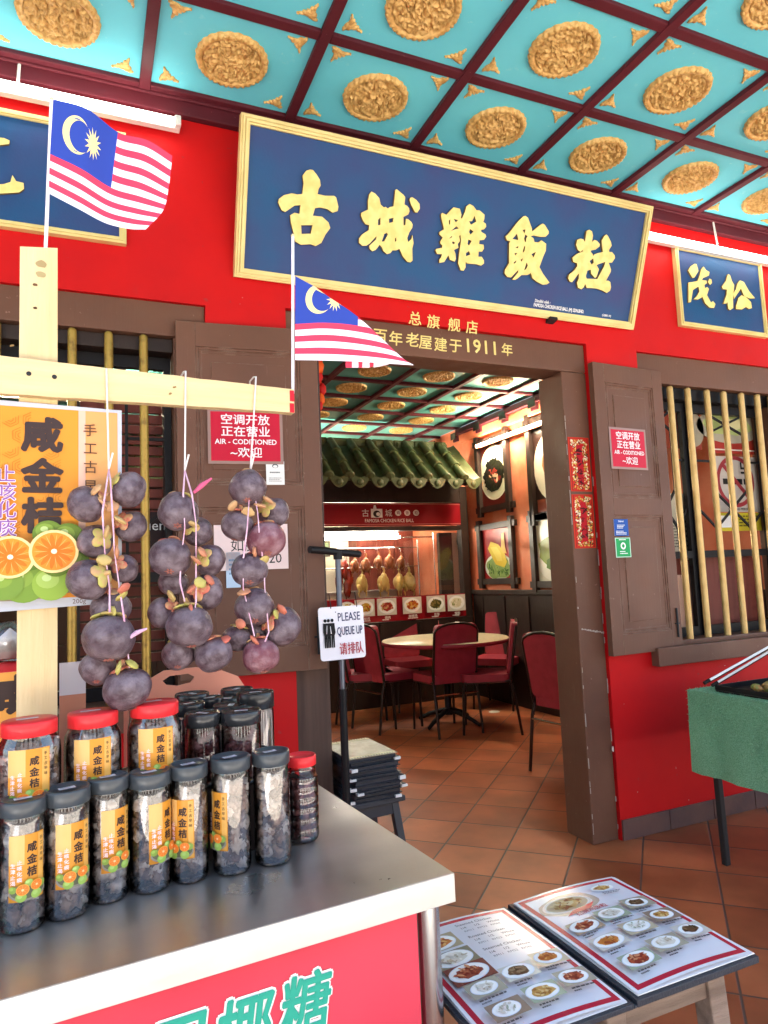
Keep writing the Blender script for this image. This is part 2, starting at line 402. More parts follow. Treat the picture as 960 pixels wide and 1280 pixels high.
def mat_tiles():
    m = bpy.data.materials.new('terracotta_floor_tiles'); m.use_nodes = True
    t = m.node_tree; b = t.nodes['Principled BSDF']; N = t.nodes.new; L = t.links.new
    geo = N('ShaderNodeNewGeometry'); mp = N('ShaderNodeMapping')
    # diagonal lay: rotate 45 degrees, grid step .304 m
    mp.inputs['Rotation'].default_value = (0, 0, rad(-45)); L(geo.outputs['Position'], mp.inputs[0])
    mp2 = N('ShaderNodeMapping'); st = .3042
    mp2.inputs['Location'].default_value = (-1.104/st+40, 1.2/st+40, 0); mp2.inputs['Scale'].default_value = (1/st, 1/st, 1/st)
    L(mp.outputs[0], mp2.inputs[0])
    sx = N('ShaderNodeSeparateXYZ'); L(mp2.outputs[0], sx.inputs[0])
    def ma(op, a, bb=None):
        n = N('ShaderNodeMath'); n.operation = op
        for i, q in enumerate((a, bb)):
            if q is None: continue
            if isinstance(q, (int, float)): n.inputs[i].default_value = q
            else: L(q, n.inputs[i])
        return n.outputs[0]
    e = []
    for c in ('X', 'Y'):
        fr = ma('FRACT', sx.outputs[c]); e.append(ma('MINIMUM', fr, ma('SUBTRACT', 1, fr)))
    d = ma('MINIMUM', e[0], e[1]); g = N('ShaderNodeMapRange'); g.inputs['From Min'].default_value = .008; g.inputs['From Max'].default_value = .019
    L(d, g.inputs['Value'])
    cell = N('ShaderNodeCombineXYZ'); L(ma('FLOOR', sx.outputs['X']), cell.inputs[0]); L(ma('FLOOR', sx.outputs['Y']), cell.inputs[1])
    wn = N('ShaderNodeTexWhiteNoise'); wn.noise_dimensions = '3D'; L(cell.outputs[0], wn.inputs['Vector'])
    rp = N('ShaderNodeValToRGB'); rp.color_ramp.elements[0].color = (.33,.088,.036,1); rp.color_ramp.elements[1].color = (.50,.150,.062,1)
    L(wn.outputs['Value'], rp.inputs[0])
    ns = N('ShaderNodeTexNoise'); ns.inputs['Scale'].default_value = 3.5; ns.inputs['Detail'].default_value = 8; L(geo.outputs['Position'], ns.inputs['Vector'])
    mx = N('ShaderNodeMix'); mx.data_type = 'RGBA'; mx.blend_type = 'MULTIPLY'; mx.inputs['Factor'].default_value = .8
    rp2 = N('ShaderNodeValToRGB'); rp2.color_ramp.elements[0].position = .32; rp2.color_ramp.elements[0].color = (.48,.46,.46,1); rp2.color_ramp.elements[1].position = .65
    L(ns.outputs['Fac'], rp2.inputs[0]); L(rp.outputs[0], mx.inputs['A']); L(rp2.outputs[0], mx.inputs['B'])
    mg = N('ShaderNodeMix'); mg.data_type = 'RGBA'; mg.inputs['A'].default_value = (.085,.055,.045,1)
    L(g.outputs[0], mg.inputs['Factor']); L(mx.outputs['Result'], mg.inputs['B']); L(mg.outputs['Result'], b.inputs['Base Color'])
    b.inputs['Specular IOR Level'].default_value = .25
    rr = N('ShaderNodeMapRange'); rr.inputs['To Min'].default_value = .36; rr.inputs['To Max'].default_value = .52; L(ns.outputs['Fac'], rr.inputs['Value'])
    L(rr.outputs[0], b.inputs['Roughness'])
    bp = N('ShaderNodeBump'); bp.inputs['Strength'].default_value = .5; bp.inputs['Distance'].default_value = .004; L(g.outputs[0], bp.inputs['Height']); L(bp.outputs[0], b.inputs['Normal'])
    return m
TILES = mat_tiles()
MAROON = mat_worn('maroon_beam_paint', (.105,.014,.022), (.07,.011,.017), (.17,.05,.055), sc=(.3,2.5,1), rough=.5, spec=.2, spots=40)
def mat_clear():
    m = bpy.data.materials.new('clear_plastic'); m.use_nodes = True; t = m.node_tree; N = t.nodes.new; L = t.links.new
    for n in list(t.nodes): t.nodes.remove(n)
    out = N('ShaderNodeOutputMaterial'); tr = N('ShaderNodeBsdfTransparent'); tr.inputs[0].default_value = (.93,.94,.95,1)
    gl = N('ShaderNodeBsdfGlossy'); gl.inputs['Roughness'].default_value = .03
    fr = N('ShaderNodeFresnel'); fr.inputs['IOR'].default_value = 1.5
    ad = N('ShaderNodeMath'); ad.operation = 'MULTIPLY_ADD'; ad.inputs[1].default_value = 1.3; ad.inputs[2].default_value = .07
    mx = N('ShaderNodeMixShader'); L(fr.outputs[0], ad.inputs[0]); L(ad.outputs[0], mx.inputs[0]); L(tr.outputs[0], mx.inputs[1]); L(gl.outputs[0], mx.inputs[2]); L(mx.outputs[0], out.inputs[0])
    return m
CLEAR = mat_clear()
DRIED = mat('dried_limes', (.12,.066,.050), .36, c2=(.56,.43,.37), nscale=38, nlo=.40, nhi=.66, spec=.5, bump=.6, bscale=120)
def mat_turf():
    return mat('artificial_turf', (.11,.30,.155), .6, c2=(.24,.47,.30), nscale=260, nlo=.36, nhi=.66, bump=.9, bscale=160, detail=3)
TURF = mat_turf(); TURFL = mat('turf_blade', (.27,.53,.35), .6, c2=(.13,.34,.19), nscale=300)

# ------------------------------------------------------------------ ground and street
g = MB(); g.add([(-60,-60,-.02),(60,-60,-.02),(60,60,-.02),(-60,60,-.02)], [(0,1,2,3)], mat('asphalt', (.12,.115,.11), .9, c2=(.09,.088,.085), nscale=3, bump=.3, bscale=40))
g.build('road', kind='structure')
g = MB(); g.box((-12,-2.75,-.019), (12,5.9,0), TILES); g.build('floor', kind='structure')
g = MB(); g.box((-12,-6.2,-.019), (12,-2.755,-.004), mat('pale_concrete', (.50,.46,.40), .85, c2=(.43,.40,.35), nscale=2, bump=.2)); g.build('pavement', kind='structure')
g = MB(); g.box((-2.75,-6.19,-.0039), (-1.25,-3.25,.0), mat('white_reflector', (.86,.85,.83), .8)); g.build('reflector_patch', kind='structure')  # unseen white ground patch, added to put bright streaks in the jar reflections

# shophouse across the street (behind the photographer)
bm = thing('opposite_shophouse', 'white shophouse row across the street facing the restaurant', 'building', (0,-15,-.02))
g = MB(); g.box((-16,-20,-.02), (16,-15,6.5), WHITEWALL); g.build('wall', bm)
g = MB()
for i in range(7): g.box((-14.2+i*4.4,-15.0,3.6), (-12.6+i*4.4,-14.94,5.6), DARKW); g.box((-14.6+i*4.4,-15.0,.0), (-12.0+i*4.4,-14.95,2.6), DARKW)
g.build('shutters', bm)
g = MB(); g.box((-16.3,-20.3,6.5), (16.3,-14.5,6.8), mat('clay_roof', (.25,.09,.05), .8)); g.build('roof', bm)

# ------------------------------------------------------------------ shop front
WY = -.03   # face of the red wall
shop = thing('shop_front', 'red plastered shopfront wall with brown timber doorway and barred windows', 'shopfront', (1.3,0,0))
LW = (-1.10, .449, .80, 2.456)      # opening left (incl. frame)
DO = (.785, 2.39, 0, 2.486)         # door opening incl. frame
RW = (2.728, 3.86, .81, 2.478)      # right window incl. lintel
g = MB()
T = .19
xs = [-7, LW[0], LW[1], DO[0], DO[1], RW[0], RW[1], 7]
g.box((-7,WY,0), (LW[0],T,3.42), RED)
g.box((LW[0],WY,0), (LW[1],T,LW[2]), RED); g.box((LW[0],WY,LW[3]), (LW[1],T,3.42), RED)
g.box((LW[1],WY,0), (DO[0],T,3.42), RED)
g.box((DO[0],WY,DO[3]), (DO[1],T,3.42), RED)
g.box((DO[1],WY,0), (RW[0],T,3.42), RED)
g.box((RW[0],WY,0), (RW[1],T,RW[2]), RED); g.box((RW[0],WY,RW[3]), (RW[1],T,3.42), RED)
g.box((RW[1],WY,0), (7,T,3.42), RED)
g.build('wall', shop)
g = MB()
x = DO[1]+.004
while x < 6.8:
    g.box((x,WY-.012,0), (x+.30,WY-.0005,.095+.008*noise.noise(V((x*3,0,0)))), SKIRT); x += .304
g.build('skirting', shop, bevel=.002); g = MB()
x = LW[1]-2
while x < DO[0]-.3: g.box((x,WY-.012,0), (x+.30,WY-.0005,.1), SKIRT); x += .304
g.build('skirting', shop, bevel=.002)
g = MB(); rn = random.Random(31)
for (px, py, w_, h_) in ((766,936,.018,.034),(797,990,.006,.006),(861,1000,.005,.007),(906,832,.010,.004),(780,880,.004,.004),(303,372,.004,.004),(690,398,.014,.006),(300,380,.003,.003),(845,960,.003,.012),(880,905,.012,.003)):
    q = at(px, py, y=WY-.0006); pts_ = [(q.x+w_*.5*math.cos(k)*rn.uniform(.6,1.1), q.z+h_*.5*math.sin(k)*rn.uniform(.6,1.1)) for k in [i*.785 for i in range(8)]]; g.prism(pts_, [], frame((0,WY-.0004,0),(1,0,0),(0,0,1)), 0, .0006, mat('bare_plaster_chip', (.6,.5,.46), .8) if px == 766 else CHIP)
g.build('chipped_paint', shop, kind='stuff')
# door frame
df = MB()
df.box((DO[0]+.001,-.012,2.335), (DO[1]-.001,.16,2.484), BROWN)
df.box((DO[0]+.001,-.012,0), (.935,.19,2.333), BROWNW)
df.box((2.232,-.012,0), (DO[1]-.001,.185,2.333), BROWN)
frm = df.build('door_frame', shop, bevel=.006)
g = MB()                                                     # chipped white line down the edges of the right jamb
rn = random.Random(3)
for xx in (DO[1]-.004, 2.236):
    z = .05
    while z < 2.3:
        l = rn.uniform(.008,.07)
        if rn.random() < (.75 if z < 1.9 else .4): g.box((xx-.002*rn.random(),-.0138-.001*rn.random(),z), (xx+rn.uniform(.0006,.0026),-.0118,z+l), CHIP)
        z += l+rn.choice((.002,.004,.02,.06,.12))
for i in range(14): g.box((2.25+.01*i,-.0138,1.02-.002*i+.004*rn.random()), (2.257+.01*i,-.0115,1.026-.002*i+.006*rn.random()), CHIP)
g.build('chipped_paint', frm, kind='stuff')
# lettering over the door
g = MB()
for chs, ptsp, yy, sz in (("总旗舰店", ((519,398),(542,402),(568,406),(590,409)), WY, .070), ("百年老屋建于", ((475.5,420),(495,423),(515.7,424.5),(532,428),(551,430.5),(569.6,432.5)), -.012, .072), ("年", ((634,437),), -.012, .068)):
    for c, p in zip(chs, ptsp):
        q = at(*p, y=yy-.003); sh = Sheet(g, xz(q.x, yy-.0005, q.z), step=.0012); sh.text(c, 0, 0, sz, LEAF, off=.016, shear=.08); g.build('gold_character', shop); g = MB()
q = at(602,433.5, y=-.015); 
for i in range(4):
    g = MB(); sh = Sheet(g, xz(q.x+(i-1.5)*.050,-.0125,q.z), step=.0012); sh.text("1911"[i], 0, 0, .094, LEAF, off=.02); g.build('gold_character', shop)

# windows
def lattice(g, x0, x1, z0, z1, y, m):
    """black iron hexagon lattice"""
    w = .012; n = max(1, round((z1-z0)/.62)); cw = (x1-x0); xm = (x0+x1)/2; h = (z1-z0)/n
    def b(a, c): g.bar((a[0],y,a[1]), (c[0],y,c[1]), w, .010, m, up=V((0,1,0)))
    for i in range(n):
        za = z0+i*h; q = cw*.26
        b((xm-q,za+.02*h), (xm-q,za+.16*h)); b((xm+q,za+.02*h), (xm+q,za+.16*h))
        b((xm-q,za+.16*h), (x0,za+.30*h)); b((xm+q,za+.16*h), (x1,za+.30*h))
        b((xm-q,za+.16*h), (xm+q,za+.44*h)); b((xm+q,za+.16*h), (xm-q,za+.44*h))
        b((xm-q,za+.44*h), (xm-q,za+.86*h)); b((xm+q,za+.44*h), (xm+q,za+.86*h))
        b((x0,za+.65*h), (xm-q,za+.65*h)); b((xm+q,za+.65*h), (x1,za+.65*h))
        b((xm-q,za+.86*h), (xm+q,za+1.0*h)); b((xm+q,za+.86*h), (xm-q,za+1.0*h))
def casement(g, x0, x1, z0, z1, y, m):
    s = .028
    g.box((x0,y,z0), (x0+s,y+.03,z1), m); g.box((x1-s,y,z0), (x1,y+.03,z1), m)
    g.box((x0+s,y,z0), (x1-s,y+.03,z0+.05), m); g.box((x0+s,y,z1-.05), (x1-s,y+.03,z1), m)
    zr = z0+(z1-z0)*.325; g.box((x0+s,y,zr), (x1-s,y+.03,zr+.04), m)
    lattice(g, x0+s, x1-s, zr+.04, z1-.05, y+.015, m)
# right window
rw = MB()
rw.box((RW[0]+.001,-.014,2.318), (RW[1]-.001,.17,RW[3]-.001), BROWN)
rw.box((RW[0]+.001,0,.93), (2.80,.17,2.316), BROWN); rw.box((3.80,0,.93), (RW[1]-.001,.17,2.316), BROWN)
rw.box((2.81,.03,2.25), (3.80,.15,2.316), BLACK)
rwo = rw.build('window_frame', shop, bevel=.003)
g = MB(); g.box((2.665,-.085,.812), (RW[1]+.15,WY-.001,.905), BROWN); g.box((2.80,WY+.001,.812), (3.80,.17,.925), BROWN); g.build('window_sill', shop, bevel=.004)
for i, (a, b) in enumerate(((2.803,3.165), (3.205,3.797))):
    g = MB(); casement(g, a, b, .927, 2.248, .085, BLACK); g.build('lattice', rwo)
g = MB(); g.box((3.166,.06,.927), (3.204,.13,2.248), BLACK); g.build('mullion', rwo)
BX = [2.852,2.978,3.110,3.258,3.390,3.533,3.667,3.78]
for bx in BX:
    g = MB(); g.tube([(bx,0.0,.925), (bx,0.0,2.30)], .0175, GOLD, 14); g.lathe([(.0175,2.298),(.016,2.306),(.010,2.311),(.0005,2.313)], GOLD, 14, (bx,0,0)); g.build('window_bar', rwo)
# left window
lw = MB()
lw.box((LW[0]+.001,-.014,2.32), (LW[1]-.001,.17,LW[3]-.001), BROWN)
lw.box((.325,0,LW[2]+.1), (LW[1]-.001,.17,2.318), BROWN); lw.box((LW[0]+.001,0,LW[2]+.1), (-1.02,.17,2.318), BROWN)
lw.box((-1.02,.02,2.262), (.324,.15,2.318), DARKW)
lwo = lw.build('window_frame', shop, bevel=.003)
g = MB(); g.box((LW[0]+.001,-.08,LW[2]+.002), (LW[1]-.001,.17,LW[2]+.098), BROWN); g.build('window_sill', shop, bevel=.004)
for a, b in ((-.33,.322),(-1.01,-.36)):
    g = MB(); casement(g, a, b, LW[2]+.10, 2.258, .085, BLACK); g.build('lattice', lwo)
for bx in (.211,.083,-.046,-.175,-.30):
    g = MB(); g.tube([(bx,-.002,.90), (bx,-.002,2.305)], .0165, GOLDOLD, 14); g.lathe([(.0165,2.303),(.015,2.311),(.009,2.317),(.0005,2.319)], GOLDOLD, 14, (bx,-.002,0)); g.build('window_bar', lwo)
# shutters
def shutter(name, hinge, ang, w, z0, z1, flip, label):
    """leaf lying along +x from the hinge, turned about the hinge"""
    th = .034; R = Matrix.Rotation(ang, 4, 'Z'); M = Matrix.Translation(V(hinge)) @ R
    g = MB()
    def bx(lo, hi, m=BROWN):
        g.box(lo, hi, m, M)
    st = .075; zm = z0+(z1-z0)*.50
    bx((0,0,z0), (st,th,z1)); bx((w-st,0,z0), (w,th,z1))
    bx((st,0,z0), (w-st,th,z0+.10)); bx((st,0,z1-.10), (w-st,th,z1)); bx((st,0,zm-.045), (w-st,th,zm+.045))
    for a, b in ((z0+.10,zm-.045), (zm+.045,z1-.10)):
        bx((st,.010,a), (w-st,th-.010,b))
        for k, (ins, yy) in enumerate(((.0,.004),(.014,.007))):
            p = .010
            bx((st+ins,yy,a+ins), (st+ins+p,.0105,b-ins)); bx((w-st-ins-p,yy,a+ins), (w-st-ins,.0105,b-ins))
            bx((st+ins+p,yy,a+ins), (w-st-ins-p,.0105,a+ins+p)); bx((st+ins+p,yy,b-ins-p), (w-st-ins-p,.0105,b-ins))
        bx((st+.06,.0055,a+.06), (w-st-.06,.0105,b-.06))
    o = g.build('shutter', shop, bevel=.0025, label=label)
    h = MB()
    xb = w-.02 if not flip else .02
    h.tube([M @ V((w-.035,-.006,z0+.06)), M @ V((w-.035,-.006,z0+.21))], .005, BLACKM, 8)
    h.tube([M @ V((w-.05,-.004,z0+.13)), M @ V((w-.018,-.004,z0+.13))], .004, BLACKM, 8)
    h.build('bolt', o)
    return M
# left shutter: outer face towards the street, from x=.335 to .92
p0 = at(221,600, y=-.025); p1 = at(399.5,600, y=-.085)
LS = shutter('shutter', (p0.x,-.05,0), math.atan2(p1.y-p0.y, p1.x-p0.x)*.9, (p1-p0).length, .965, 2.372, False, 'left shutter leaf folded back beside the doorway')
pr0 = at(752,640, y=-.075); pr1 = at(838,640, y=-.035)
RS = shutter('shutter', (pr0.x,pr0.y-.012,0), math.atan2(pr1.y-pr0.y, pr1.x-pr0.x), (pr1-pr0).xy.length, .888, 2.372, True, 'right shutter leaf folded back against the red wall')

# ------------------------------------------------------------------ ceilings
def make_medal():
    R = .134; nr, ns = 40, 128; vs = []; fs = []
    for i in range(nr+1):
        q = i/nr
        for k in range(ns):
            t = 2*math.pi*k/ns; r = R*q
            if q > .93: r *= 1+.035*abs(math.cos(12*t))*(q-.93)/.07
            x, y = r*math.cos(t), r*math.sin(t)
            if q > .995: h = .0
            elif q > .84: h = .015+.004*math.cos((q-.915)/.08*1.5)+(.004*math.cos(36*t) if q > .92 else 0)
            elif q > .80: h = .006
            else:
                p = V((x*44, y*44, 3.7)); w = noise.noise_vector(p*.55)*1.6
                a = noise.noise(p+w); b2 = noise.noise(p*2.1+w*1.3)
                h = .004+.013*(1-abs(a)*3.4)+.007*(1-abs(b2)*2.8)
                h = max(.001, min(h, .032))
            vs.append((x, y, -h))
    for i in range(nr):
        for k in range(ns):
            l = (k+1) % ns; fs.append((i*ns+k, (i+1)*ns+k, (i+1)*ns+l, i*ns+l))
    g = MB(); g.add(vs, fs, MEDAL, True)
    for k in range(24):
        t = 2*math.pi*(k+.5)/24; g.ball((R*.955*math.cos(t), R*.955*math.sin(t), -.014), .006, .006, .006, MEDAL, 4)
    return g
def make_corner():
    g = MB(); prm = random.Random(5)
    for (x, y, rx, ry, a) in ((.002,.002,.020,.018,.8),(.022,.004,.018,.010,.1),(.004,.022,.010,.018,-.1),(.040,.000,.012,.006,-.2),(.0,.040,.006,.012,.2),(-.010,-.010,.014,.008,.8),(.013,.013,.015,.012,.8),(.030,.010,.010,.007,0),(.010,.030,.007,.010,0),(.02,.02,.007,.005,.8),(.052,-.004,.006,.004,0),(-.004,.052,.004,.006,0)):
        g.ball((x,y,0), rx, ry, .008, MEDAL, 5, Matrix.Rotation(a*.3,3,'Z'), .3, 4, x*100)
    return g
def ceiling(name, label, zc, x0, x1, y0, y1, xb, yb, pm, bw, bh, keep, drop=.0):
    t = thing(name, label, 'ceiling', ((x0+x1)/2,(y0+y1)/2,zc))
    g = MB(); g.box((x0,y0,zc), (x1,y1,zc+.06), pm); g.build('ceiling_board', t)
    g = MB()
    for x in xb: g.box((x-bw/2,y0,zc-bh), (x+bw/2,y1,zc-.0005), MAROON)
    for y in yb:
        e = [x0]+list(xb)+[x1]
        for a, b in zip(e[:-1], e[1:]):
            g.box((a+(bw/2 if a != x0 else 0)+.0005,y-bw/2,zc-bh+.003), (b-(bw/2 if b != x1 else 0)-.0005,y+bw/2,zc-.0007), MAROON)
    g.build('ceiling_beams', t, bevel=.003)
    med = None; cor = None; n = 0
    for i in range(len(xb)-1):
        for j in range(len(yb)-1):
            cx, cyy = (xb[i]+xb[i+1])/2, (yb[j]+yb[j+1])/2
            if not keep(cx, cyy): continue
            if med is None:
                med = make_medal().build('medallion', t, local=True); o = med
            else: o = med.copy(); COL.objects.link(o); o.parent = t
            o.location = WM[t.name].inverted() @ V((cx+.008*math.sin(i*5+j*3),cyy+.008*math.cos(i*3+j*7),zc-.0003)); o.rotation_euler = (0,0,rad(90*((i*3+j*2) % 4)+20*j)); n += 1
            if name == 'walkway_ceiling':
                for sx, sy, a in ((-1,-1,0),(1,-1,90),(1,1,180),(-1,1,270)):
                    if cor is None: cor = make_corner().build('corner_ornament', t, local=True); c = cor
                    else: c = cor.copy(); COL.objects.link(c); c.parent = t
                    c.location = WM[t.name].inverted() @ V((cx+sx*((xb[i+1]-xb[i])/2-.068), cyy+sy*((yb[j+1]-yb[j])/2-.062), zc-.001)); c.rotation_euler = (0,0,rad(a))
    return t
ZC = 3.325
XB = [.218+.594*k for k in range(-5, 9)]
YB = [-2.06,-1.57,-1.055,-.575,-.085]
ceiling('walkway_ceiling', 'turquoise coffered ceiling with maroon beams and gold dragon medallions over the walkway', ZC, -7, 7, -2.15, WY, XB, YB, TURQ, .042, .022, lambda x, y: -.6 < x < 3.5 and y > -1.7)
g = MB(); g.box((-7,WY-.035,ZC-.085), (7,WY-.001,ZC-.002), MAROON); g.box((-7,WY-.05,ZC-.03), (7,WY-.036,ZC-.002), MAROON); g.build('cornice', shop, bevel=.004)
g = MB(); g.box((-7,-2.25,ZC-.16), (7,-2.151,ZC+.3), MAROON); g.build('eaves_beam', label='long maroon eaves beam along the outer edge of the walkway ceiling', cat='beam')
ZI = 3.0
XI = [3.62-.588*k for k in range(9)][::-1]
YI = [1.97+.504*k for k in range(-3, 6)]
ceiling('dining_room_ceiling', 'faded teal coffered ceiling with gold medallions inside the dining room', ZI, -1.9, 3.95, T, 5.8, XI, YI, TURQIN, .045, .03, lambda x, y: x > 1.3 and y > 1.2)

# ------------------------------------------------------------------ room
RX = 3.95
g = MB(); g.box((RX,T+.001,0), (RX+.15,5.8,ZI-.001), ORANGEW); rwall = g.build('orange_side_wall', label='orange limewashed side wall of the dining room with dark timber wainscot', cat='wall')
g = MB(); g.box((RX-.02,T+.002,0), (RX-.0005,3.86,1.10), DARKW)
g.box((RX-.045,T+.002,1.10), (RX-.0005,3.86,1.145), DARKW)
yy = T+.1
while yy < 3.8: g.box((RX-.032,yy,.06), (RX-.0205,yy+.03,1.08), DARKW); yy += .42
g.build('wainscot', rwall, bevel=.003)
g = MB(); g.box((RX-.09,T+.002,2.90), (RX-.0005,3.95,ZI-.04), MAROON); g.box((RX-.05,T+.002,2.80), (RX-.0005,3.95,2.895), ORANGEW)
for yb in YI: g.box((RX-.10,yb-.06,2.855), (RX-.0915,yb+.06,2.93), DARKW); g.box((RX-.075,yb-.05,2.83), (RX-.051,yb+.05,2.8985), MAROON)
g.build('cornice', rwall, bevel=.003)
g = MB(); g.box((-1.9,T+.001,0), (-1.75,5.8,ZI-.001), CREAMW); g.build('far_side_wall', label='plain cream side wall at the far left of the dining room', cat='wall')
g = MB(); g.box((-1.749,5.65,0), (RX-.001,5.8,ZI-.001), CREAMW); g.build('kitchen_rear_wall', label='cream rear wall behind the kitchen counter', cat='wall')

# fluorescent fittings
def tube_light(name, label, a, b, m, housing=WHITEM, n=V((0,-1,0)), back=.05, group=None, hanger=None):
    a, b = V(a), V(b); t = thing(name, label, 'light', (a+b)/2, group=group); d = (b-a).normalized()
    g = MB(); g.bar(a-n*.034, b-n*.034, .030 if abs(n.z) > .5 else .034, .036, housing)
    for p in (a+d*.012, b-d*.012): g.bar(p-d*.012, p+d*.012, .028, .042, housing)
    g.build('housing', t, bevel=.004)
    g = MB(); g.tube([a+d*.026, b-d*.026], .0145, m, 14); g.build('tube', t)
    if hanger:
        g = MB()
        for h in hanger: g.tube([h, (h[0]+.004, h[1]+.02, ZC-.005)], .006, WHITEM, 6)
        g.build('hanger', t)
    return t
pl = at(226,153, y=-.10); tube_light('fluorescent_light', 'lit white fluorescent tube on the red wall above the left blue sign', (-.85,-.10,pl.z), (pl.x,-.10,pl.z), TUBE, hanger=[(at(22,90,y=-.10).x,-.085,pl.z+.03)])
pr = at(806,290, y=-.10); tube_light('fluorescent_light', 'lit white fluorescent tube above the small blue sign at right', (pr.x,-.10,pr.z-.01), (pr.x+1.25,-.10,pr.z-.01), TUBE, hanger=[(at(900,310,y=-.10).x,-.085,pr.z+.03)])
qa = at(669,487, x=RX-.10); qb = at(593,530, x=RX-.10); tube_light('fluorescent_light', 'lit warm tube on the orange side wall inside the dining room', (RX-.10,qa.y-.25,2.98-.30), (RX-.10,qb.y,2.98-.30), TUBEIN, ORANGEW, n=V((-1,0,0)))
tube_light('fluorescent_light', 'lit tube seen through the left barred window', (-.9,2.6,2.72), (.45,2.6,2.72), TUBEIN)

# ------------------------------------------------------------------ big sign and the smaller ones
def ring_frame(g, F, x0, y0, x1, y1, w, h0, prof, m):
    """moulded picture frame: rings of boxes with stepped height"""
    for i, (a, b, hh) in enumerate(prof):
        A, B = a*w, b*w
        for (p, q, r, s_) in ((x0+A,y0+A,x1-A,y0+B),(x0+A,y1-B,x1-A,y1-A),(x0+A,y0+B,x0+B,y1-B),(x1-B,y0+B,x1-A,y1-B)):
            g.prism([(p,q),(r,q),(r,s_),(p,s_)], [], F, h0, hh, m)
sgB = V((0,-.045,2.588)); tilt = V((0,-.205,.585)).normalized(); SH = .62
SX0, SX1 = .566, 2.697
Fs = frame((SX0,sgB.y,sgB.z), (1,0,0), tilt); nS = V((1,0,0)).cross(tilt)
big = thing('main_signboard', 'large tilted blue signboard with five thick gold Chinese characters over the doorway', 'sign', (1.64,-.1,2.588))
W_, H_ = SX1-SX0, SH
g = MB(); g.prism([(.01,.01),(W_-.01,.01),(W_-.01,H_-.01),(.01,H_-.01)], [], Fs, -.028, 0, SIGNBLUE); g.build('board', big)
g = MB(); ring_frame(g, Fs, 0, 0, W_, H_, .037, -.03, ((0,.22,.010),(.22,.40,.020),(.40,.52,.014),(.52,.78,.022),(.78,1,.012)), SIGNFR); g.build('gilt_frame', big, bevel=.0015)
def carved(parent, o0, sc, outers, holes, plane_o, plane_n, F, th, name='carved_character', lab=None):
    """carved solid letters; outlines are in the sign's own plane"""
    ex = (F(1,0,0)-F(0,0,0)); ey = (F(0,1,0)-F(0,0,0)); O = F(0,0,0)
    def loc(p):
        q = at(o0[0]+p[0]/sc, o0[1]+p[1]/sc, pl=(plane_o+plane_n*th, plane_n)) - O
        return (q.dot(ex), q.dot(ey))
    g = MB()
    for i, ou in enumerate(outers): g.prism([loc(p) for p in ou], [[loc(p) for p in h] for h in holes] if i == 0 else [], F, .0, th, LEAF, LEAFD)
    return g.build(name, parent, bevel=.0015)
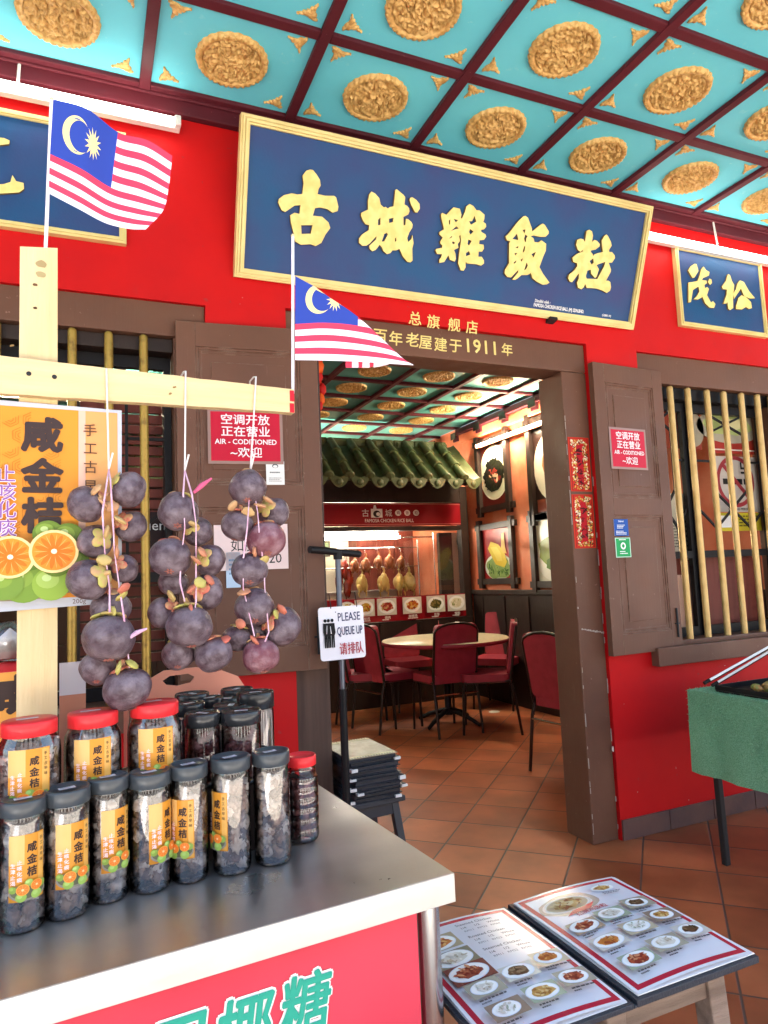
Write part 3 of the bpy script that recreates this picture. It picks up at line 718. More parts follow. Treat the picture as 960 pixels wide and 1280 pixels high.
CH = [
 ((330,200), 5.647, [[(325,67),(300,75),(272,110),(280,165),(270,240),(235,243),(195,235),(140,248),(105,275),(100,300),(125,355),(150,367),(175,350),(215,322),(258,318),(250,380),(215,372),(185,390),(190,440),(210,520),(220,575),(260,598),(330,595),(365,608),(405,585),(435,525),(468,480),(455,440),(410,400),(345,393),(360,340),(395,335),(445,345),(485,372),(520,360),(525,330),(510,265),(495,253),(430,252),(378,240),(385,205),(400,180),(395,140),(370,100),(345,70)]], [[(262,460),(343,460),(330,520),(265,522)]]),
 ((430,235), 8.727, [[(300,38),(275,70),(262,140),(262,235),(190,270),(185,300),(205,350),(235,395),(275,405),(270,460),(200,505),(165,550),(165,600),(200,630),(245,630),(280,605),(355,525),(350,560),(275,630),(280,665),(310,690),(345,675),(390,620),(415,650),(430,690),(470,722),(505,710),(530,680),(570,680),(605,665),(640,745),(690,805),(725,812),(748,790),(745,660),(760,600),(745,510),(735,560),(700,590),(690,545),(715,480),(745,435),(750,400),(735,370),(700,340),(675,335),(670,400),(650,410),(648,315),(700,290),(715,255),(710,220),(690,195),(660,180),(668,100),(650,75),(575,12),(560,20),(552,100),(540,200),(500,208),(480,225),(455,205),(435,212),(400,180),(385,110),(340,60)], [(725,105),(715,130),(730,180),(775,265),(800,268),(828,225),(825,175),(790,130),(745,100)]], [[(372,345),(398,322),(398,400),(370,408)],[(490,335),(540,325),(535,370),(492,382)],[(440,500),(470,488),(478,510),(440,580),(412,585)],[(558,550),(568,540),(572,575),(555,590)]]),
 ((530,245), 10.667, [[(610,105),(565,140),(548,210),(505,300),(490,290),(500,250),(478,170),(395,150),(355,190),(300,250),(245,225),(228,240),(232,290),(258,400),(265,445),(210,480),(205,510),(250,555),(215,610),(220,635),(245,660),(240,690),(165,705),(155,725),(175,775),(240,775),(230,815),(205,850),(205,890),(270,880),(325,790),(345,850),(410,875),(425,840),(420,770),(400,720),(430,705),(460,690),(450,640),(480,600),(470,535),(485,520),(495,590),(470,760),(455,900),(490,990),(530,995),(555,950),(555,880),(580,900),(700,910),(760,930),(800,900),(800,860),(770,810),(725,810),(728,740),(775,742),(800,700),(795,650),(735,640),(740,590),(800,585),(830,540),(820,510),(765,480),(760,450),(800,445),(830,410),(825,370),(790,345),(805,300),(808,250),(740,190),(700,190),(660,135)]], [[(330,330),(350,310),(348,375),(335,385)],[(395,305),(455,320),(425,352)],[(355,470),(430,405),(465,432),(420,442)],[(600,335),(640,335),(675,265),(698,340),(625,385)],[(600,480),(615,440),(660,475),(620,515)],[(590,580),(635,600),(600,660),(580,640)],[(560,760),(600,735),(618,780),(560,805)],[(330,572),(370,532),(374,550)],[(380,605),(412,620),(400,642),(375,632)]]),
 ((620,260), 11.636, [[(430,115),(400,120),(330,185),(185,370),(140,415),(160,475),(205,480),(190,520),(190,800),(130,900),(125,950),(165,1005),(220,1010),(325,900),(320,940),(235,1040),(280,1045),(320,1020),(370,975),(460,975),(505,945),(530,1020),(590,1070),(680,1115),(740,1110),(778,1085),(730,1020),(680,950),(632,860),(690,700),(725,620),(730,520),(660,470),(620,500),(560,495),(545,440),(505,410),(550,400),(640,420),(720,420),(765,375),(768,340),(710,245),(680,225),(640,250),(530,340),(520,290),(490,210),(465,140)]], [[(238,450),(305,375),(322,440),(320,465)],[(388,320),(428,310),(415,370)],[(425,385),(460,410),(440,440),(435,495),(420,490),(410,440)],[(278,582),(325,553),(320,582)],[(270,655),(310,655),(280,690)],[(258,790),(295,765),(290,790),(260,815)],[(388,640),(410,560),(425,555),(415,620),(395,650)],[(515,670),(580,640),(545,720)],[(352,755),(392,730),(375,780)],[(408,910),(445,790),(462,840),(435,890)]]),
 ((700,275), 12.0, [[(440,145),(400,165),(390,230),(375,330),(350,290),(310,278),(260,295),(243,370),(270,450),(310,480),(335,450),(345,470),(255,510),(185,565),(200,630),(255,650),(260,690),(210,760),(135,820),(122,875),(145,920),(180,935),(285,800),(280,880),(255,940),(270,1015),(320,1040),(355,1010),(380,960),(400,1020),(460,1020),(560,1030),(640,1060),(700,1095),(750,1060),(765,1010),(755,930),(725,910),(690,910),(760,780),(765,740),(730,640),(780,640),(825,570),(820,530),(780,480),(740,480),(735,450),(775,385),(765,330),(720,240),(697,215),(660,245),(625,310),(635,420),(645,480),(560,500),(510,520),(500,545),(490,510),(460,475),(470,455),(530,445),(590,400),(600,365),(560,315),(520,298),(480,330),(495,230),(480,170)]], [[(445,615),(500,575),(505,640),(480,665),(465,660)],[(410,760),(460,745),(470,810),(525,870),(550,850),(585,740),(550,680),(570,665),(680,628),(660,700),(560,885),(400,880),(388,840)]]),
]
for c in CH: carved(big, c[0], c[1], c[2], c[3], Fs(0,0,0), nS, Fs, .014)
g = MB(); sh = Sheet(g, Fs, step=.0006)
def slocal(px, py): q = at(px, py, pl=(Fs(0,0,0), nS))-Fs(0,0,0); return q.x, q.dot(tilt)
wht = ink('f2f2f2')
x, y = slocal(668,381); sh.text("Dimiliki oleh :", x, .078, .021, wht, off=.015, ax='L', sx=.8); g.build('small_print', big); g = MB(); sh = Sheet(g, Fs, step=.0006); sh.text("FAMOSA CHICKEN RICE BALL (M) SDN.BHD.", x-.004, .055, .024, wht, off=.02, ax='L', sx=.66)
x, y = slocal(752,397.5); g.build('small_print', big); g = MB(); sh = Sheet(g, Fs, step=.0006); sh.text("(528881-W)", x, .053, .015, wht, off=.01, ax='L', sx=.8)
g.build('small_print', big)
g = MB(); q = at(693,405, y=-.07); g.bar((q.x,-.012,2.57), (q.x,-.07,2.585), .045, .014, BLACKM); g.build('bracket', big)

def small_sign(x0, x1, z0, z1, label, y=-.05):
    t = thing('side_signboard', label, 'sign', ((x0+x1)/2, y, z0)); F = xz(x0, y, z0); w, h = x1-x0, z1-z0
    g = MB(); g.prism([(.005,.005),(w-.005,.005),(w-.005,h-.005),(.005,h-.005)], [], F, -.018, 0, SIGNBLUE); g.build('board', t)
    g = MB(); ring_frame(g, F, 0, 0, w, h, .026, -.0185, ((0,.4,.008),(.4,.7,.013),(.7,1,.006)), SIGNFR); g.build('gilt_frame', t, bevel=.001)
    return t, F
a = at(842,305, y=-.05); b = at(853,411, y=-.05); c = at(959,424, y=-.05)
t, F = small_sign(a.x, c.x+.005, c.z+.008, a.z-.005, 'small blue signboard with two gold characters under the right tube light')
S2 = [[(225,118),(185,145),(162,185),(185,225),(205,260),(225,255),(265,190),(245,120)], [(315,145),(290,180),(275,240),(255,290),(200,300),(165,305),(165,505),(190,500),(210,380),(265,345),(275,395),(250,440),(220,470),(260,475),(305,450),(330,510),(375,555),(420,560),(435,520),(410,490),(390,505),(350,430),(370,370),(355,350),(330,360),(325,330),(350,310),(345,285),(300,280),(310,260),(370,235),(375,200),(340,180)], [(375,265),(360,300),(380,330),(400,310),(395,275)]]
S3 = [[(560,220),(540,290),(500,345),(510,370),(550,375),(545,430),(515,515),(545,515),(555,500),(562,565),(580,582),(612,560),(611,470),(622,330),(600,290),(580,230)], [(680,283),(655,315),(640,370),(613,415),(620,470),(690,365),(720,440),(780,465),(830,462),(770,390),(720,300)], [(695,432),(665,460),(640,540),(640,570),(700,575),(740,550),(770,570),(800,560),(790,500),(740,450)]]
for s_ in (S2, S3): carved(t, (840,315), 8.0, s_, [], V((0,-.05,0)), V((0,-1,0)), F, .010)
b = at(158,306, y=-.05); a = at(0,134, y=-.05)
t, F = small_sign(-.80, b.x, b.z, at(60,148,y=-.05).z, 'blue signboard behind the upper flag, cut by the left edge of the photo')
S4 = [[(-20,285),(20,290),(48,302),(45,320),(0,325),(-60,322),(-60,300)],[(-60,525),(20,520),(52,510),(62,475),(80,505),(118,515),(120,545),(95,562),(0,568),(-60,566)]]
carved(t, (0,100), 4.0, S4, [], V((0,-.05,0)), V((0,-1,0)), F, .010)

# ------------------------------------------------------------------ notices and stickers
def notice(M, x0, z0, w, h, label, sc=1.0):
    F = frame(M @ V((x0,-.0015,z0)), (M.to_3x3() @ V((1,0,0))), (0,0,1)); g = MB()
    g.prism([(-.012*sc,-.012*sc),(w+.012*sc,-.012*sc),(w+.012*sc,h+.012*sc),(-.012*sc,h+.012*sc)], [], F, 0, .0012, ink('9a7a72',.25))
    sh = Sheet(g, F, h=.0012); sh.rect(0,0,w,h, ink('c00c30',.35)); wt = ink('f5e8ec')
    u = h/4.1; sh.text("空调开放", w/2, h-.62*u, u*.92, wt, off=.018, sx=w/h*.80); sh.text("正在营业", w/2, h-1.62*u, u*.92, wt, off=.018, sx=w/h*.80)
    sh.text("AIR - CODITIONED", w/2, h-2.5*u, u*.60, wt, off=.022, sx=w*.92/(u*.60*8.9)); sh.text("~欢迎", w/2, h-3.38*u, u*.92, wt, off=.012, sx=w/h*.80)
    return g.build('notice', label=label, cat='notice', group=None)
def onM(M, px, py):
    n = M.to_3x3() @ V((0,-1,0)); o = M @ V((0,0,0)); q = at(px, py, pl=(o,n)); return M.inverted() @ q
a = onM(LS,264,576); b = onM(LS,349,517); notice(LS, a.x, a.z, b.x-a.x, b.z-a.z, 'crimson air conditioning notice on the left shutter behind the hanging mangosteens')
a = onM(RS,766,583); b = onM(RS,804,540); notice(RS, a.x, a.z, b.x-a.x, b.z-a.z, 'crimson air conditioning notice on the right shutter above the blue and green stickers')
def card(M, pa, pb, name, label, cat, draw, base=PAPER, th=.0012):
    a = onM(M,*pa); b = onM(M,*pb); w, h = b.x-a.x, b.z-a.z
    F = frame(M @ V((a.x,-.0012,a.z)), M.to_3x3() @ V((1,0,0)), (0,0,1)); g = MB()
    g.prism([(0,0),(w,0),(w,h),(0,h)], [], F, 0, th, base); sh = Sheet(g, F, h=th, step=.0004); draw(sh, w, h)
    return g.build(name, label=label, cat=cat)
def d1(s, w, h):
    s.rect(0,0,w,h, ink('1d4fa0')); s.text("Selamat", w/2, h*.88, h*.15, wht, off=.02); s.lines(w*.2,h*.66,w*.6,h*.26,3, wht); s.lines(w*.1,h*.3,w*.8,h*.26,3, wht, seed=4)
card(RS, (768,670), (784,649), 'blue_sticker', 'small blue sticker on the right shutter, above the green one', 'sticker', d1, ink('d8e2f0'))
def d2(s, w, h):
    s.rect(w*.05,h*.04,w*.95,h*.96, ink('1f9a55')); s.lines(w*.25,h*.92,w*.5,h*.1,1, wht); s.disc(w/2,h*.58,w*.17,w*.17, wht); s.disc(w/2,h*.58,w*.09,w*.09, ink('1f9a55')); s.lines(w*.25,h*.32,w*.55,h*.2,2, wht, seed=3)
card(RS, (770,697), (787,672), 'green_sticker', 'small green sticker on the right shutter, under the blue one', 'sticker', d2, ink('bfe5cf'))
def d3(s, w, h): s.disc(w/2,h*.8,w*.17,h*.09, ink('555a60')); s.disc(w/2,h*.78,w*.12,h*.06, ink('e6e3e0')); s.lines(w*.2,h*.55,w*.6,h*.12,1, ink('777777')); s.lines(w*.15,h*.3,w*.7,h*.2,3, ink('aaa6a2'), seed=2)
card(LS, (333,606), (355,577), 'small_card', 'small pale card stuck beneath the crimson notice on the left shutter', 'card', d3)
def d4(s, w, h): s.text("如肥", w*.40, h*.55, h*.30, ink('221c1c')); s.text("20", w*.82, h*.24, h*.30, ink('221c1c'))
card(LS, (268,714), (359,655), 'pink_note', 'pink handwritten price note on the left shutter behind the fruit', 'note', d4, PAPERP)
card(LS, (283,735), (300,690), 'pale_blue_slip', 'narrow pale blue slip under the pink note on the left shutter', 'note', lambda s, w, h: s.lines(w*.2,h*.8,w*.6,h*.5,4, ink('7f98b5')), ink('b9cde2'))
# couplets on the right door jamb
def couplet(z0, z1, x0, x1, label, seed):
    F = xz(x0, -.0135, z0); w, h = x1-x0, z1-z0; g = MB(); rn = random.Random(seed)
    g.prism([(0,0),(w,0),(w,h),(0,h)], [], F, 0, .001, ink('c8331c')); s = Sheet(g, F, h=.001, step=.00035)
    s.rect(w*.06,h*.015,w*.94,h*.985, ink('8e1410'))
    s.rect(w*.09,h*.022,w*.91,h*.978, ink('c4281c'))
    hh = s.h
    for i in range(420):
        a = rn.random(); b = rn.random(); x = w*(.13+.74*a); y = h*(.04+.92*b)
        if .30 < a < .66 and .10 < b < .86: continue
        s.h = hh+.0003*rn.randint(0,3); s.disc(x, y, w*rn.uniform(.025,.06), w*rn.uniform(.016,.04), ink(rn.choice(('d8b25a','e3cfa0','c98f38','f0e4c8','3c2a1c','a8792c'))), 6, rn.uniform(0,3), .4, i)
    s.h = hh+.0015
    s.rect(w*.36,h*.12,w*.64,h*.86, ink('b01020'))
    for i in range(4):
        for j in range(5):
            x = w*(.5+rn.uniform(-.12,.12)); y = h*(.20+.17*i+rn.uniform(-.05,.05)); s.h = hh+.0022+.0002*j
            s.disc(x, y, w*rn.uniform(.05,.15), w*rn.uniform(.018,.035), ink(rn.choice(('5c0a10','3a080c','7a0c14'))), 8, rn.choice((0,0,1.5,.6,-.6)), .3, i*7+j)
    return g.build('couplet', label=label, cat='couplet', group='red paper couplets on the door jamb')
za, zb, zc_, zd = at(706,546,y=-.0135).z, at(709,614,y=-.0135).z, at(711,618,y=-.0135).z, at(738,685,y=-.0135).z
xa, xb_ = at(706,546,y=-.0135).x, at(734,549,y=-.0135).x
couplet(zb, za, 2.243, 2.375, 'upper red and gold couplet paper on the right door jamb', 1); couplet(zd, zc_, 2.243, 2.375, 'lower red and gold couplet paper on the right door jamb', 2)
# a scrap of red decoration just inside the left jamb
g = MB(); rn = random.Random(8); q = at(403,478, y=.1)
for i in range(16): g.ball((.955+.02*rn.random(), .06+.05*rn.random(), q.z+rn.uniform(-.12,.10)), .018, .018, .03, ink(rn.choice(('d42a18','b81812','e0581c'))), 5, None, .4, 3, i)
g.tube([(.96,.08,q.z+.08),(.96,.08,2.336)], .002, ink('b81812'), 5)
g.build('red_tassel', label='red paper tassel hanging inside the left door jamb', cat='decoration')

# sheets behind the right window lattice
def paper_xz(px0, py0, px1, py1, y, name, label, cat, base, draw):
    a = at(px0, py1, y=y); b = at(px1, py0, y=y); w, h = b.x-a.x, b.z-a.z; F = xz(a.x, y, a.z); g = MB()
    g.prism([(0,0),(w,0),(w,h),(0,h)], [], F, -.001, 0, base); draw(Sheet(g, F, h=0, step=.0005), w, h)
    return g.build(name, label=label, cat=cat)
def dns(s, w, h):
    rd = ink('9a3036'); cx, cyy, r = w*.46, h*.55, w*.42
    s.disc(cx,cyy,r,r, rd, 40); s.disc(cx,cyy,r*.84,r*.84, ink('bdb0a6'), 40)
    s.rect(cx-r*.68,cyy-r*.12,cx+r*.35,cyy+r*.10, ink('141414')); s.rect(cx+r*.42,cyy-r*.12,cx+r*.52,cyy+r*.10, ink('141414'))
    s.poly([(cx+r*.3,cyy+r*.3),(cx+r*.62,cyy+r*.3),(cx+r*.62,cyy+r*.55),(cx+r*.38,cyy+r*.55),(cx+r*.38,cyy+r*.75),(cx+r*.3,cyy+r*.75),(cx+r*.3,cyy+r*.47),(cx+r*.54,cyy+r*.47),(cx+r*.54,cyy+r*.38),(cx+r*.3,cyy+r*.38)], ink('141414'))
    s.poly([(cx-r*.68,cyy+r*.56),(cx-r*.56,cyy+r*.68),(cx+r*.68,cyy-r*.56),(cx+r*.56,cyy-r*.68)], rd); s.text("DILARANG MEROKOK", w*.5, h*.05, h*.06, ink('222222'), off=.01)
paper_xz(897, 572, 946, 640, .15, 'no_smoking_notice', 'white no smoking notice behind the bars of the right window', 'notice', ink('bdb0a6'), dns)
paper_xz(898, 641, 958, 664, .152, 'yellow_notice', 'yellow notice beneath the no smoking sign in the right window', 'notice', ink('c9b52a'), lambda s, w, h: (s.rect(w*.06,h*.2,w*.30,h*.85, ink('e8e4e0')), s.lines(w*.42,h*.85,w*.5,h*.7,4, ink('6a5a18'))))
paper_xz(833, 617, 857, 690, .15, 'cream_sheet', 'cream sheet of small text low in the right window', 'notice', ink('cfc3a8'), lambda s, w, h: (s.lines(w*.1,h*.45,w*.8,h*.4,8, ink('6f675a')), s.rect(w*.08,h*.5,w*.5,h*.52, ink('8a7a5a'))))
paper_xz(858, 632, 872, 700, .15, 'white_sheet', 'narrow white sheet beside the cream one in the right window', 'notice', ink('d9d2c6'), lambda s, w, h: s.lines(w*.1,h*.9,w*.8,h*.8,9, ink('5f5a55'), seed=5))
paper_xz(841, 718, 861, 812, .16, 'pink_board', 'plain pale pink board standing in the lower right window', 'board', ink('d8ab92'), lambda s, w, h: None)
g = MB(); q = at(905,740,y=.17); g.box((3.02,.165,.93), (3.78,.178,1.36), REDWOOD); g.build('red_board', label='dark red board standing behind the lower right window lattice', cat='board')
def dfood(s, w, h):
    s.rect(0,0,w,h, ink('a83226')); s.disc(w*.3,h*.45,w*.5,h*.28, ink('b3a994'), 30); s.disc(w*.28,h*.48,w*.38,h*.18, ink('b9c47a'), 20, 0, .3, 2); s.disc(w*.34,h*.5,w*.2,h*.1, ink('e3d9a2'), 14, 0, .4, 4); s.rect(0,h*.05,w,h*.07, ink('e8ded0'))
paper_xz(890, 498, 962, 566, .155, 'food_poster', 'red food poster behind the upper right window bars', 'poster', ink('a83226'), dfood)
paper_xz(833, 500, 872, 560, .155, 'food_poster', 'terracotta poster with a white plate in the upper left of the right window', 'poster', ink('a0452e'), lambda s, w, h: (s.rect(w*.45,0,w,h, ink('963a28')), s.disc(w*.8,h*.4,w*.3,h*.35, ink('a89c86'), 24), s.rect(w*.2,0,w*.23,h, ink('c98a70')), s.rect(w*.3,0,w*.33,h, ink('5a2a20'))))

# ------------------------------------------------------------------ framed pictures on the orange wall
def wall_pic(ya, yb, za, zb, label, bg_, draw):
    t = thing('framed_food_picture', label, 'picture', (RX,(ya+yb)/2,zb)); F = frame((RX-.004, ya, zb), (0,-1,0), (0,0,1)); w, h = ya-yb, za-zb
    g = MB(); g.prism([(0,0),(w,0),(w,h),(0,h)], [], F, 0, .006, ink('e8e0d0')); s = Sheet(g, F, h=.006, step=.0008); s.rect(w*.05,h*.03,w*.95,h*.97, ink(bg_,.3)); draw(s, w, h); g.build('print', t)
    g = MB(); e = .075; b = .062
    for xx in (0, w): g.prism([(xx-b/2,-e),(xx+b/2,-e),(xx+b/2,h+e),(xx-b/2,h+e)], [], F, .004, .05, DARKW)
    for zz in (0, h): g.prism([(-e,zz-b/2),(w+e,zz-b/2),(w+e,zz+b/2),(-e,zz+b/2)], [], F, .003, .04, DARKW)
    g.build('timber_frame', t, bevel=.004)
def pA(s, w, h):
    s.disc(w*.5,h*.52,w*.50,h*.40, ink('ddd8c4',.3), 40); s.disc(w*.5,h*.5,w*.46,h*.36, ink('cfc9b0',.3), 40)
    rn = random.Random(4); s.disc(w*.5,h*.48,w*.34,h*.235, ink('1c1a12',.3), 20, 0, .25, 6)
    for i in range(90):
        a = rn.uniform(0,6.28); d = math.sqrt(rn.random())*.30
        s.h -= s.step*.85; s.disc(w*.5+d*w*1.1*math.cos(a), h*.48+d*h*.75*math.sin(a), w*rn.uniform(.03,.08), h*rn.uniform(.012,.03), ink(rn.choice(('15140f','20200f','2a2a16','1c1410','b04a3a','8a2a20','d0b090') if d < .2 else ('15140f','20200f','2c2e18'))), 7, rn.uniform(0,3), .4, i)
def pB(s, w, h):
    s.disc(w*.5,h*.26,w*.42,h*.24, ink('e4e8d8',.3), 30); s.disc(w*.5,h*.25,w*.37,h*.2, ink('8aa860',.3), 24, 0, .25, 1)
    rn = random.Random(6)
    for i in range(45):
        s.h -= s.step*.85; s.disc(w*(.5+rn.uniform(-.30,.30)), h*(.2+rn.uniform(-.09,.10)), w*.05, h*.016, ink(rn.choice(('4f7a2c','6f9440','2f5a20','9fbf6a'))), 6, rn.uniform(0,3), .4, i)
    s.poly([(w*.22,h*.60),(w*.32,h*.72),(w*.55,h*.66),(w*.72,h*.52),(w*.80,h*.34),(w*.7,h*.24),(w*.45,h*.30),(w*.35,h*.42)], ink('d8bc3a',.3)); s.poly([(w*.3,h*.62),(w*.5,h*.62),(w*.62,h*.5),(w*.66,h*.36),(w*.5,h*.36),(w*.42,h*.48)], ink('e6d05a',.3))
    s.poly([(w*.64,h*.60),(w*.68,h*.84),(w*.75,h*.86),(w*.76,h*.60),(w*.80,h*.48),(w*.70,h*.50)], ink('d8b04a',.3))
def pC(s, w, h): s.disc(w*.6,h*.5,w*.55,h*.36, ink('ddd5c0',.3), 30); s.disc(w*.7,h*.52,w*.4,h*.25, ink('b07040',.3), 20, 0, .3, 2); s.disc(w*.7,h*.56,w*.25,h*.14, ink('c8965a',.3), 14, 0, .4, 3); s.rect(w*.1,h*.05,w*.9,h*.18, ink('7a3a28'))
def pD(s, w, h): s.disc(w*.5,h*.35,w*.45,h*.3, ink('e8e6da',.3), 24); s.disc(w*.4,h*.5,w*.3,h*.22, ink('8a9a40',.3), 14, 0, .4, 4); s.disc(w*.55,h*.3,w*.25,h*.12, ink('5a7a2a',.3), 14, 0, .4, 5)
def pw_(a, b): q = at(*a, x=RX); r = at(*b, x=RX); return q.y, r.y, q.z, r.z
wall_pic(*pw_((599, 556), (640, 631)), 'upper framed picture of dark noodles on a white plate on the orange wall', '5a1a14', pA)
wall_pic(*pw_((602, 660), (646, 726)), 'lower framed picture of yellow sliced chicken on greens on the orange wall', 'a01c20', pB)
wall_pic(*pw_((663, 529), (716, 640)), 'upper framed picture half hidden by the right door jamb', '2c1c18', pC)
wall_pic(*pw_((668, 648), (718, 730)), 'lower framed picture of green vegetables half hidden by the right door jamb', 'd8d4c0', pD)


# ------------------------------------------------------------------ kitchen stall with a tiled canopy
KY = 3.876
st = thing('food_stall', 'kitchen stall with green tiled canopy, red signboard and glazed serving window', 'stall', (2.6,KY,0))
g = MB(); g.box((-1.745,KY,0), (3.925,KY+.10,.86), DARKW)
xx = -1.7
while xx < 3.8: g.box((xx,KY-.012,.05), (xx+.04,KY-.0005,.84), DARKW); xx += .45
g.box((3.83,KY,.86), (3.925,KY+.10,2.30), DARKW); g.box((-1.745,KY,.86), (1.4,KY+.1,2.30), DARKW)
g.box((1.4,KY,1.815), (3.83,KY+.10,1.86), DARKW); g.box((1.4,KY,2.115), (3.83,KY+.10,2.36), DARKW)
g.build('stall_body', st, bevel=.004)
g = MB(); F = xz(1.42, KY-.004, 1.866); w, h = 3.82-1.42, .242
g.prism([(0,0),(w,0),(w,h),(0,h)], [], F, -.02, .012, ink('7d1018',.35)); s = Sheet(g, F, h=.012, step=.001); s.rect(0,h*.05,w,h*.95, ink('8e141e',.35)); s.rect(0,h*.05,w,h*.075, ink('c87a70')); s.rect(0,h*.93,w,h*.95, ink('c87a70'))
lx = at(471,639,y=KY).x-1.42; cw = ink('f0e6e0'); sz = .085
s.rect(lx-.075,h*.36,lx+.055,h*.74, cw); s.poly([(lx-.05,h*.74),(lx-.01,h*.74),(lx-.02,h*.9),(lx-.04,h*.9)], cw); s.disc(lx-.01,h*.52,.042,.036, ink('2a1210'), 16); s.disc(lx+.005,h*.51,.024,.02, cw, 12)
s.text("古", lx-.14, h*.56, sz, cw); s.text("城", lx+.125, h*.56, sz, cw)
for i in range(3): s.disc(lx+.235+.105*i,h*.56,.036,.032, cw, 16); s.text("鸡饭粒"[i], lx+.235+.105*i, h*.56, .042, ink('8e141e'), off=.01)
s.text("FAMOSA CHICKEN RICE BALL", lx+.13, h*.22, .052, cw, sx=.82); g.build('red_signboard', st)
g = MB(); F = xz(1.42, KY-.004, .868); w, h = 2.41, .245
g.prism([(0,0),(w,0),(w,h),(0,h)], [], F, -.01, .006, ink('8e141e',.35)); s = Sheet(g, F, h=.006, step=.0008)
dcx = [430,453.5,478,513,541,567]; pal = [('c8a030','8a6a20','d8c060','b05020'),('a03020','6a2018','d08060','c0a060'),('c06020','d8a040','8a3018','e0c080'),('4a4a20','6a6030','383818','8a7a40'),('d8d0b0','b8b080','e8e0c8','9aa060')]
for i in range(5):
    q = at((437,455,482,513,542,567)[i+1], 745-2*i*0, y=KY).x-1.42; 
    s.rect(q-.11,h*.26,q+.11,h*.97, ink('cfc8bc',.3)); s.h -= .0003; s.dish(q, h*.62, .10, pal[i], i+3, .075); s.text(("白斩鸡","烧肉","咖喱鸡","豆芽","饭粒")[i], q, h*.16, .034, cw, off=.01); s.lines(q-.06,h*.09,.12,.02,1, cw, seed=i)
q = at(430,745,y=KY).x-1.42; s.dish(q, h*.6, .10, pal[0], 9, .08)
g.build('dish_strip', st)
GL = bpy.data.materials.new('window_glass'); GL.use_nodes = True
t_ = GL.node_tree; [t_.nodes.remove(n) for n in list(t_.nodes)]
o_ = t_.nodes.new('ShaderNodeOutputMaterial'); a_ = t_.nodes.new('ShaderNodeBsdfTransparent'); b_ = t_.nodes.new('ShaderNodeBsdfGlossy'); b_.inputs[1].default_value = .03; m_ = t_.nodes.new('ShaderNodeMixShader'); m_.inputs[0].default_value = .05
t_.links.new(a_.outputs[0], m_.inputs[1]); t_.links.new(b_.outputs[0], m_.inputs[2]); t_.links.new(m_.outputs[0], o_.inputs[0])
g = MB(); g.box((1.4,KY+.03,1.116), (3.83,KY+.036,1.813), GL); g.build('glass', st)
g = MB(); vx = at(543,700,y=KY+.06).x; g.box((1.4,KY+.02,1.10), (3.83,KY+.05,1.1155), CHROME); g.tube([(vx,KY+.06,1.12),(vx,KY+.06,1.79)], .006, CHROME); g.tube([(1.4,KY+.06,1.745),(vx,KY+.06,1.745)], .007, CHROME); g.build('window_trim', st)
# canopy
g = MB(); RT, EV = V((0,KY+.02,2.74)), V((0,KY-.50,2.285)); sl = (EV-RT)
nrm = V((0,sl.z,-sl.y)).normalized(); nrm = nrm if nrm.z > 0 else -nrm
CX0, CX1 = -1.70, 3.69
pts = [(CX0,RT),(CX1,RT),(CX1,EV),(CX0,EV)]
g.add([V((x,p.y,p.z)) for x, p in pts]+[V((x,p.y,p.z-.05)) for x, p in pts], [(0,3,2,1),(4,5,6,7),(0,1,5,4),(1,2,6,5),(2,3,7,6),(3,0,4,7)], DARKW)
g.build('canopy_deck', st)
g = MB(); pitch = .2105; n = int((CX1-.10-CX0)/pitch)
rows = 4
for i in range(n+1):
    xc = CX1-.10-i*pitch
    # pan tiles (valleys) with pointed drip ends
    for rrow in range(rows):
        a = RT+sl*(rrow/rows)+nrm*(.012+.0); b = RT+sl*((rrow+1.06)/rows)+nrm*.020
        vs = []; 
        for p in (a, b):
            for kx in range(7):
                u = (kx/6-.5); vs.append(V((xc+pitch/2+u*pitch*.94, p.y, p.z+.03*(4*u*u)-.012)))
        g.add(vs, [(kx, kx+1, kx+8, kx+7) for kx in range(6)], TILEG, True)
    F = frame((xc+pitch/2, EV.y-.040, EV.z+.012), (1,0,0), (0,.0,1)); sp = []
    for kk in range(13): a = math.pi*(1+kk/12); sp.append((.102*math.cos(a), .03+.115*math.sin(a)*(1+.15*math.sin(a)**4)))
    sp += [(.05,.012),(0,-.004),(-.05,.012)]
    g.prism(sp, [], F, -.012, .006, TILEG); g.lathe([(.0,.010),(.03,.009),(.034,.004),(.034,0)], TILEG, 12, (xc+pitch/2,EV.y-.046,EV.z-.035), ax=(0,-1,0))
    # cover tiles (half round barrels)
    for rrow in range(3):
        a = RT+sl*(rrow/3+.02)+nrm*.035; b = RT+sl*((rrow+1)/3+.03)+nrm*.045
        g.tube([V((xc,a.y,a.z)), V((xc,(a.y+b.y)/2,(a.z+b.z)/2)), V((xc,b.y,b.z))], [.041,.044,.047], TILEG, 14); 
        g.tube([V((xc,b.y,b.z))-sl.normalized()*.018, V((xc,b.y,b.z))+sl.normalized()*.003], .050, TILEG, 14)
    e = EV+sl.normalized()*.02+nrm*.045; g.lathe([(.0,.012),(.022,.012),(.03,.006),(.040,.008),(.050,.004),(.052,-.02)], TILEG, 16, (xc,e.y,e.z), ax=sl.normalized())
g.build('green_tiles', st)
g = MB(); xx = CX0
while xx < CX1-.02:
    g.box((xx,RT.y-.03,RT.z-.02), (min(xx+.245,CX1),RT.y+.09,RT.z+.055), TILEG); g.box((xx+.03,RT.y-.055,RT.z-.045), (min(xx+.21,CX1),RT.y-.031,RT.z+.03), TILEG); xx += .25
g.build('roof_ridge', st, bevel=.012)
